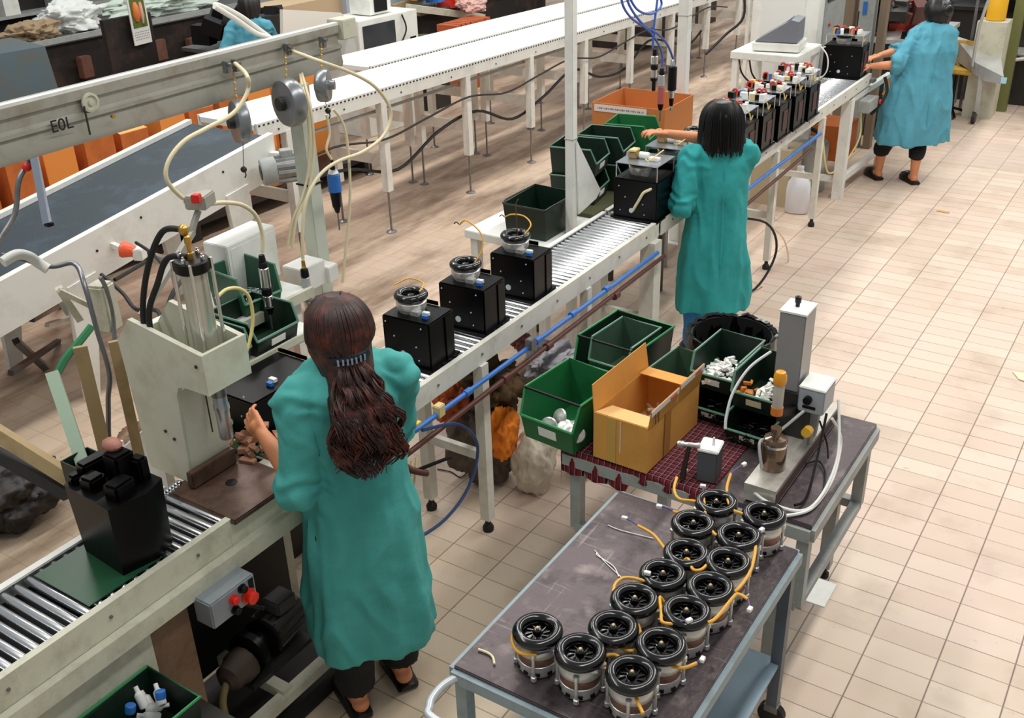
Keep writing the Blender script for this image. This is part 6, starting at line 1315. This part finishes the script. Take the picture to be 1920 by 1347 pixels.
m = MB(); m.tube([(.27, .2, 1.22), (.30, .22, 1.05), (.28, .05, .85), (.28, -.15, .76)], .009, 8, 5); m.out('cable', rubber, t)
t = thing('bucket', 'grey-green plastic bucket right of the white cabinet', 'bucket', (-7.85, 9.95, .55))
m = MB(); m.lathe([(.10, 0), (.11, .01), (.14, .26), (.15, .265), (.15, .28), (.13, .28), (.10, .02)], n=22); m.out('bucket_body', mat('bucket_green', '#5A6E5C', .5), t)
m = MB(); m.box((-7.85, 9.95, .27), (.45, .4, .54)); tag(m.out('bucket_stand', dark), 'dark stand under the grey-green bucket', 'stand')
strut('tilted_rail', 'long grey rail lying slantwise beyond the belts at the top', UX(765, 14, -8.4), UX(905, 32, -8.4), .08, .08, cream, 'rail')
strut('tilted_rail', 'brown rail lying slantwise at the top edge', UX(735, 14, -8.8), UX(800, -6, -8.8), .06, .06, tang, 'rail')
for k in range(7):
    p = UX(842+9*k, 44-2*k, -8.0)
    m = MB(); m.box((p.x, p.y, .42), (.3, .12, .84)); tag(m.out('orange_crate', mat('crate_orange', '#B85A34', .7)), 'narrow orange-red crate end in the row above the rear belt, '+['first', 'second', 'third', 'fourth', 'fifth', 'sixth', 'last'][k]+' from the left', 'crate', 'orange-red crates')
bench('dark bench across the top edge beyond the belts', (-8.9, 12.3, .95), (.9, 3.2))
rubble('black parts and pale tools heaped on the bench at the top edge', (-8.9, 12.3, .96), (.4, 1.5, .28), 110, 2, (black, black, dark, whitepl, steel, redm, bluem, mat('orange_plastic', '#E08A30', .4)))
cloth_blob('crumpled_cloth', 'pinkish crumpled cloth at the end of the crate row', (-8.2, 11.5, .95), (.15, .2, .1), mat('pink_white_cloth', '#D0A8A0', .8), 31, rough=.5)
bench('dark bench far behind the white posts', (-7.5, 15.5, .9), (1, 3.0))
rubble('dark parts on the far bench behind the white posts', (-7.5, 15.5, .9), (.4, 1.4, .3), 60, 5)
# ================================================================ upper right
bench('grey machine table behind the farthest housing', (-2.75, 11.6, 1.0), (.9, 1.3), dark, alu)
rubble('wired black housings and coils crowded behind the last conveyor', (-2.85, 11.6, 1.0), (.34, .5, .33), 60, 7, (black, black, black, dark, whitepl, redm_, steel, brownpipe))
t = thing('machine_column', 'brown and blue machine column behind the last housing', 'machine', (-3.15, 10.55, 0))
m = MB(); m.box((.15, 0, .95), (.10, .16, 1.9)); m.out('brown_column', mat('brown_column', '#7A6A58', .5), t)
m = MB(); m.box((.32, 0, .95), (.14, .12, 1.9)); o = m.out('grey_column', greyp, t)
m = MB(); m.cyl((.34, -.06, 1.50), (.34, -.08, 1.50), .03, n=12); m.out('red_button', redm, o)
m = MB(); m.box((.30, -.064, 1.36), (.04, .008, .12)); m.out('blue_plate', bluem, o)
m = MB(); m.box((.47, .0, .95), (.07, .10, 1.9)); m.out('brown_column', mat('brown_column', '#7A6A58', .5), t)
m = MB(); m.tube([(-.02, -.3, 1.9), (.0, -.35, 1.6), (-.02, -.5, 1.3), (-.05, -.9, 1.05)], .012, 8, 5); m.out('yellow_hose', mat('yellow_hose', '#E6D48C', .35), t)
bench('dark machine bed with black castings behind the farthest worker', (-2.3, 13.6, 1.05), (1.6, 1.2), dark, dark)
rubble('black castings and bright fittings behind the farthest worker', (-2.4, 13.4, 1.06), (.8, .5, .35), 80, 8, (black, black, dark, steel, whitepl, mat('dark_green_part', '#1E4A2A', .5)))
t = thing('hanging_chart', 'white and blue chart board above the farthest worker\'s bench', 'board', (-2.38, 12.6, 0))
m = MB(); m.box((-.12, 0, 1.52), (.30, .02, .36)); m.out('white_half', white, t)
m = MB(); m.box((.10, 0, 1.52), (.14, .02, .36)); m.out('blue_half', mat('chart_blue', '#2E9CD0', .4), t)
m = MB(); m.box((.03, -.015, 1.30), (.3, .02, .06)); m.out('orange_strip', mat('orange_plastic', '#E08A30', .4), t)
for x in (-.25, .16): m = MB(); m.box((x, 0, .75), (.03, .03, 1.5)); m.out('post', steel, t)
t = thing('yellow_container', 'yellow container beside the farthest worker\'s head', 'container', (-1.98, 12.4, 1.02))
m = MB(); m.lathe([(.09, 0), (.10, .01), (.10, .25), (.05, .34), (.04, .40)], n=18); m.out('container_body', mat('bright_yellow', '#E8B020', .4), t)
m = MB(); m.box((-1.98, 12.4, .5), (.3, .3, 1.04)); tag(m.out('cream_pedestal', cream), 'cream pedestal under the yellow container', 'pedestal')
m = MB(); m.box((-1.80, 12.7, .85), (.10, .10, 1.7)); tag(m.out('olive_column', mat('olive_column', '#6E7240', .6)), 'olive green column right of the yellow container', 'column')
# stool and trolleys at the right edge
t = thing('stool', 'small yellow swivel stool behind the farthest worker', 'stool', (-2.25, 12.25, 0))
m = MB(); m.box((0, 0, .50), (.34, .30, .05), bev=.015); m.out('seat', mat('stool_yellow', '#D8AE48', .6, dirt='#6A4A18', damt=.7, dscale=12), t)
m = MB(); m.box((0, .14, .66), (.32, .03, .26), bev=.01); m.out('backrest', mat('stool_yellow', '#D8AE48', .6), t)
m = MB(); m.cyl((0, 0, .08), (0, 0, .48), .018, n=10); m.out('column', black, t)
for k in range(4): m = MB(); a = k*math.pi/2+.4; m.bar((0, 0, .09), (.22*math.cos(a), .22*math.sin(a), .03), .03, .025); m.out('foot', black, t)
cartm = mat('pale_cart_grey', '#B8B8B4', .35, .3, dirt='#7A7874', damt=.4)
t = thing('cart', 'pale grey wheeled cart with a pointed front at the right edge', 'cart', (-2.0, 12.15, 0)); t.scale = (.9, .9, .95)
m = MB(); m.hexa([V(-.42, .35, .62), V(.10, -.25, .50), V(.34, -.35, .50), V(.15, .35, .62)], [V(-.45, .40, .86), V(-.05, -.1, .66), V(.32, -.34, .58), V(.12, .35, .74)]); m.out('cart_body', cartm, t)
m = MB(); m.box((.33, -.36, .545), (.06, .03, .06)); m.out('blue_light', mat('ice_blue', '#A8D8E8', .2), t)
for x, y in ((-.30, .25), (.05, -.15)):
    m = MB(); m.bar((x, y, .60), (x+.02, y-.02, .12), .05, .05); o = m.out('leg', cartm, t)
    m = MB(); m.cyl((x-.02, y-.03, .07), (x+.02, y-.03, .07), .068, n=20); m.out('wheel', dark, o)
m = MB(); m.tube([(-.08, -.1, .62), (-.07, -.1, 1.1), (.05, -.1, 1.7)], .018, 8, 4); m.out('push_bar', cartm, t)
t = thing('tube_bench', 'pale grey tubular bench frame at the right edge', 'frame', (-1.62, 12.9, 0))
for x in (-.25, .25): m = MB(); m.tube([(x, -.2, .02), (x, -.2, .48), (x+.1, -.18, .56), (x+.4, -.1, .60)], .022, 10, 4); m.out('tube_leg', cartm, t)
m = MB(); m.box((.15, .1, .62), (.9, .5, .05), bev=.02); m.out('seat_board', cartm, t)
t = thing('dark_machine', 'black machine with dark red panels at the upper right corner', 'machine', (-1.72, 13.9, 0))
m = MB(); m.box((0, 0, .85), (.9, .6, .10)); m.box((-.42, 0, .9), (.10, .5, 1.8)); m.box((.38, 0, .9), (.06, .5, 1.8)); m.box((0, .2, 1.3), (.8, .1, .9)); m.out('frame', mat('black_machine', '#0A0808', .5), t)
for x, z, a, b in ((-.05, 1.45, .36, .12), (-.10, 1.12, .24, .22), (.18, 1.2, .18, .28)):
    m = MB(); m.box((x, .13, z), (a, .03, b), bev=.02); m.out('red_panel', mat('maroon_panel', '#5A1E1C', .5), t)
m = MB(); m.bar((-.40, -.25, .85), (.40, -.22, .92), .03, .05); m.out('pale_rail', cartm, t)
for x in (-.4, .38): m = MB(); m.box((x, -.2, .4), (.05, .05, .8)); m.out('leg', black, t)
cloth_blob('crumpled_cloth', 'brown-grey crumpled cloth below the dark machine', (-1.25, 13.1, .40), (.3, .2, .12), mat('taupe_cloth', '#6E5E50', .8), 41, rough=.4)
rubble('coloured clutter and green parts at the upper right corner', (-1.2, 15.2, .9), (1.1, .6, .5), 90, 11, (black, dark, whitepl, steel, redm, mat('dark_green_part', '#1E4A2A', .5), mat('olive_column', '#6E7240', .6)))
bench('dark bench at the upper right corner', (-1.2, 15.2, .9), (2.6, 1.4))
# wrinkled clear film on the floor, right
m = MB(); g = []
for j in range(15):
    row = []
    for i in range(19):
        x, y = -1.95+.75*i/18, 10.35+.95*j/14; row.append(m.bm.verts.new(V(x+.05*noise.noise(V(i*.5, j*.5, 1)), y+.05*noise.noise(V(i*.5, j*.5, 7)), .006+.030*abs(noise.noise(V(i*.45, j*.45, 3))))))
    g.append(row)
for j in range(14):
    for i in range(18): m.bm.faces.new((g[j][i], g[j][i+1], g[j+1][i+1], g[j+1][i]))
fm = mat('clear_film', '#E8E4DC', .15); fm.node_tree.nodes['Principled BSDF'].inputs['Alpha'].default_value = .22; tag(m.out('plastic_film', fm, smooth=30), 'crumpled clear plastic film lying on the tiles near the right edge', 'film')
m = MB(); m.box(U(1768, 397, .004), (.10, .03, .006), rz=-.1); tag(m.out('wood_chip', mat('yellow_chip', '#C8A860', .7)), 'thin yellowish strip lying on the tiles right of the farthest legs', 'strip')
m = MB(); a = U(1898, 698, .003); m.prism([a, a+V(.10, .02, 0), a+V(.12, -.10, .0), a+V(.05, -.08, .0)], (0, 0, .004)); tag(m.out('paper_scrap', mat('scrap_paper', '#E6D6B8', .7)), 'torn pale paper on the tiles at the right edge', 'paper')
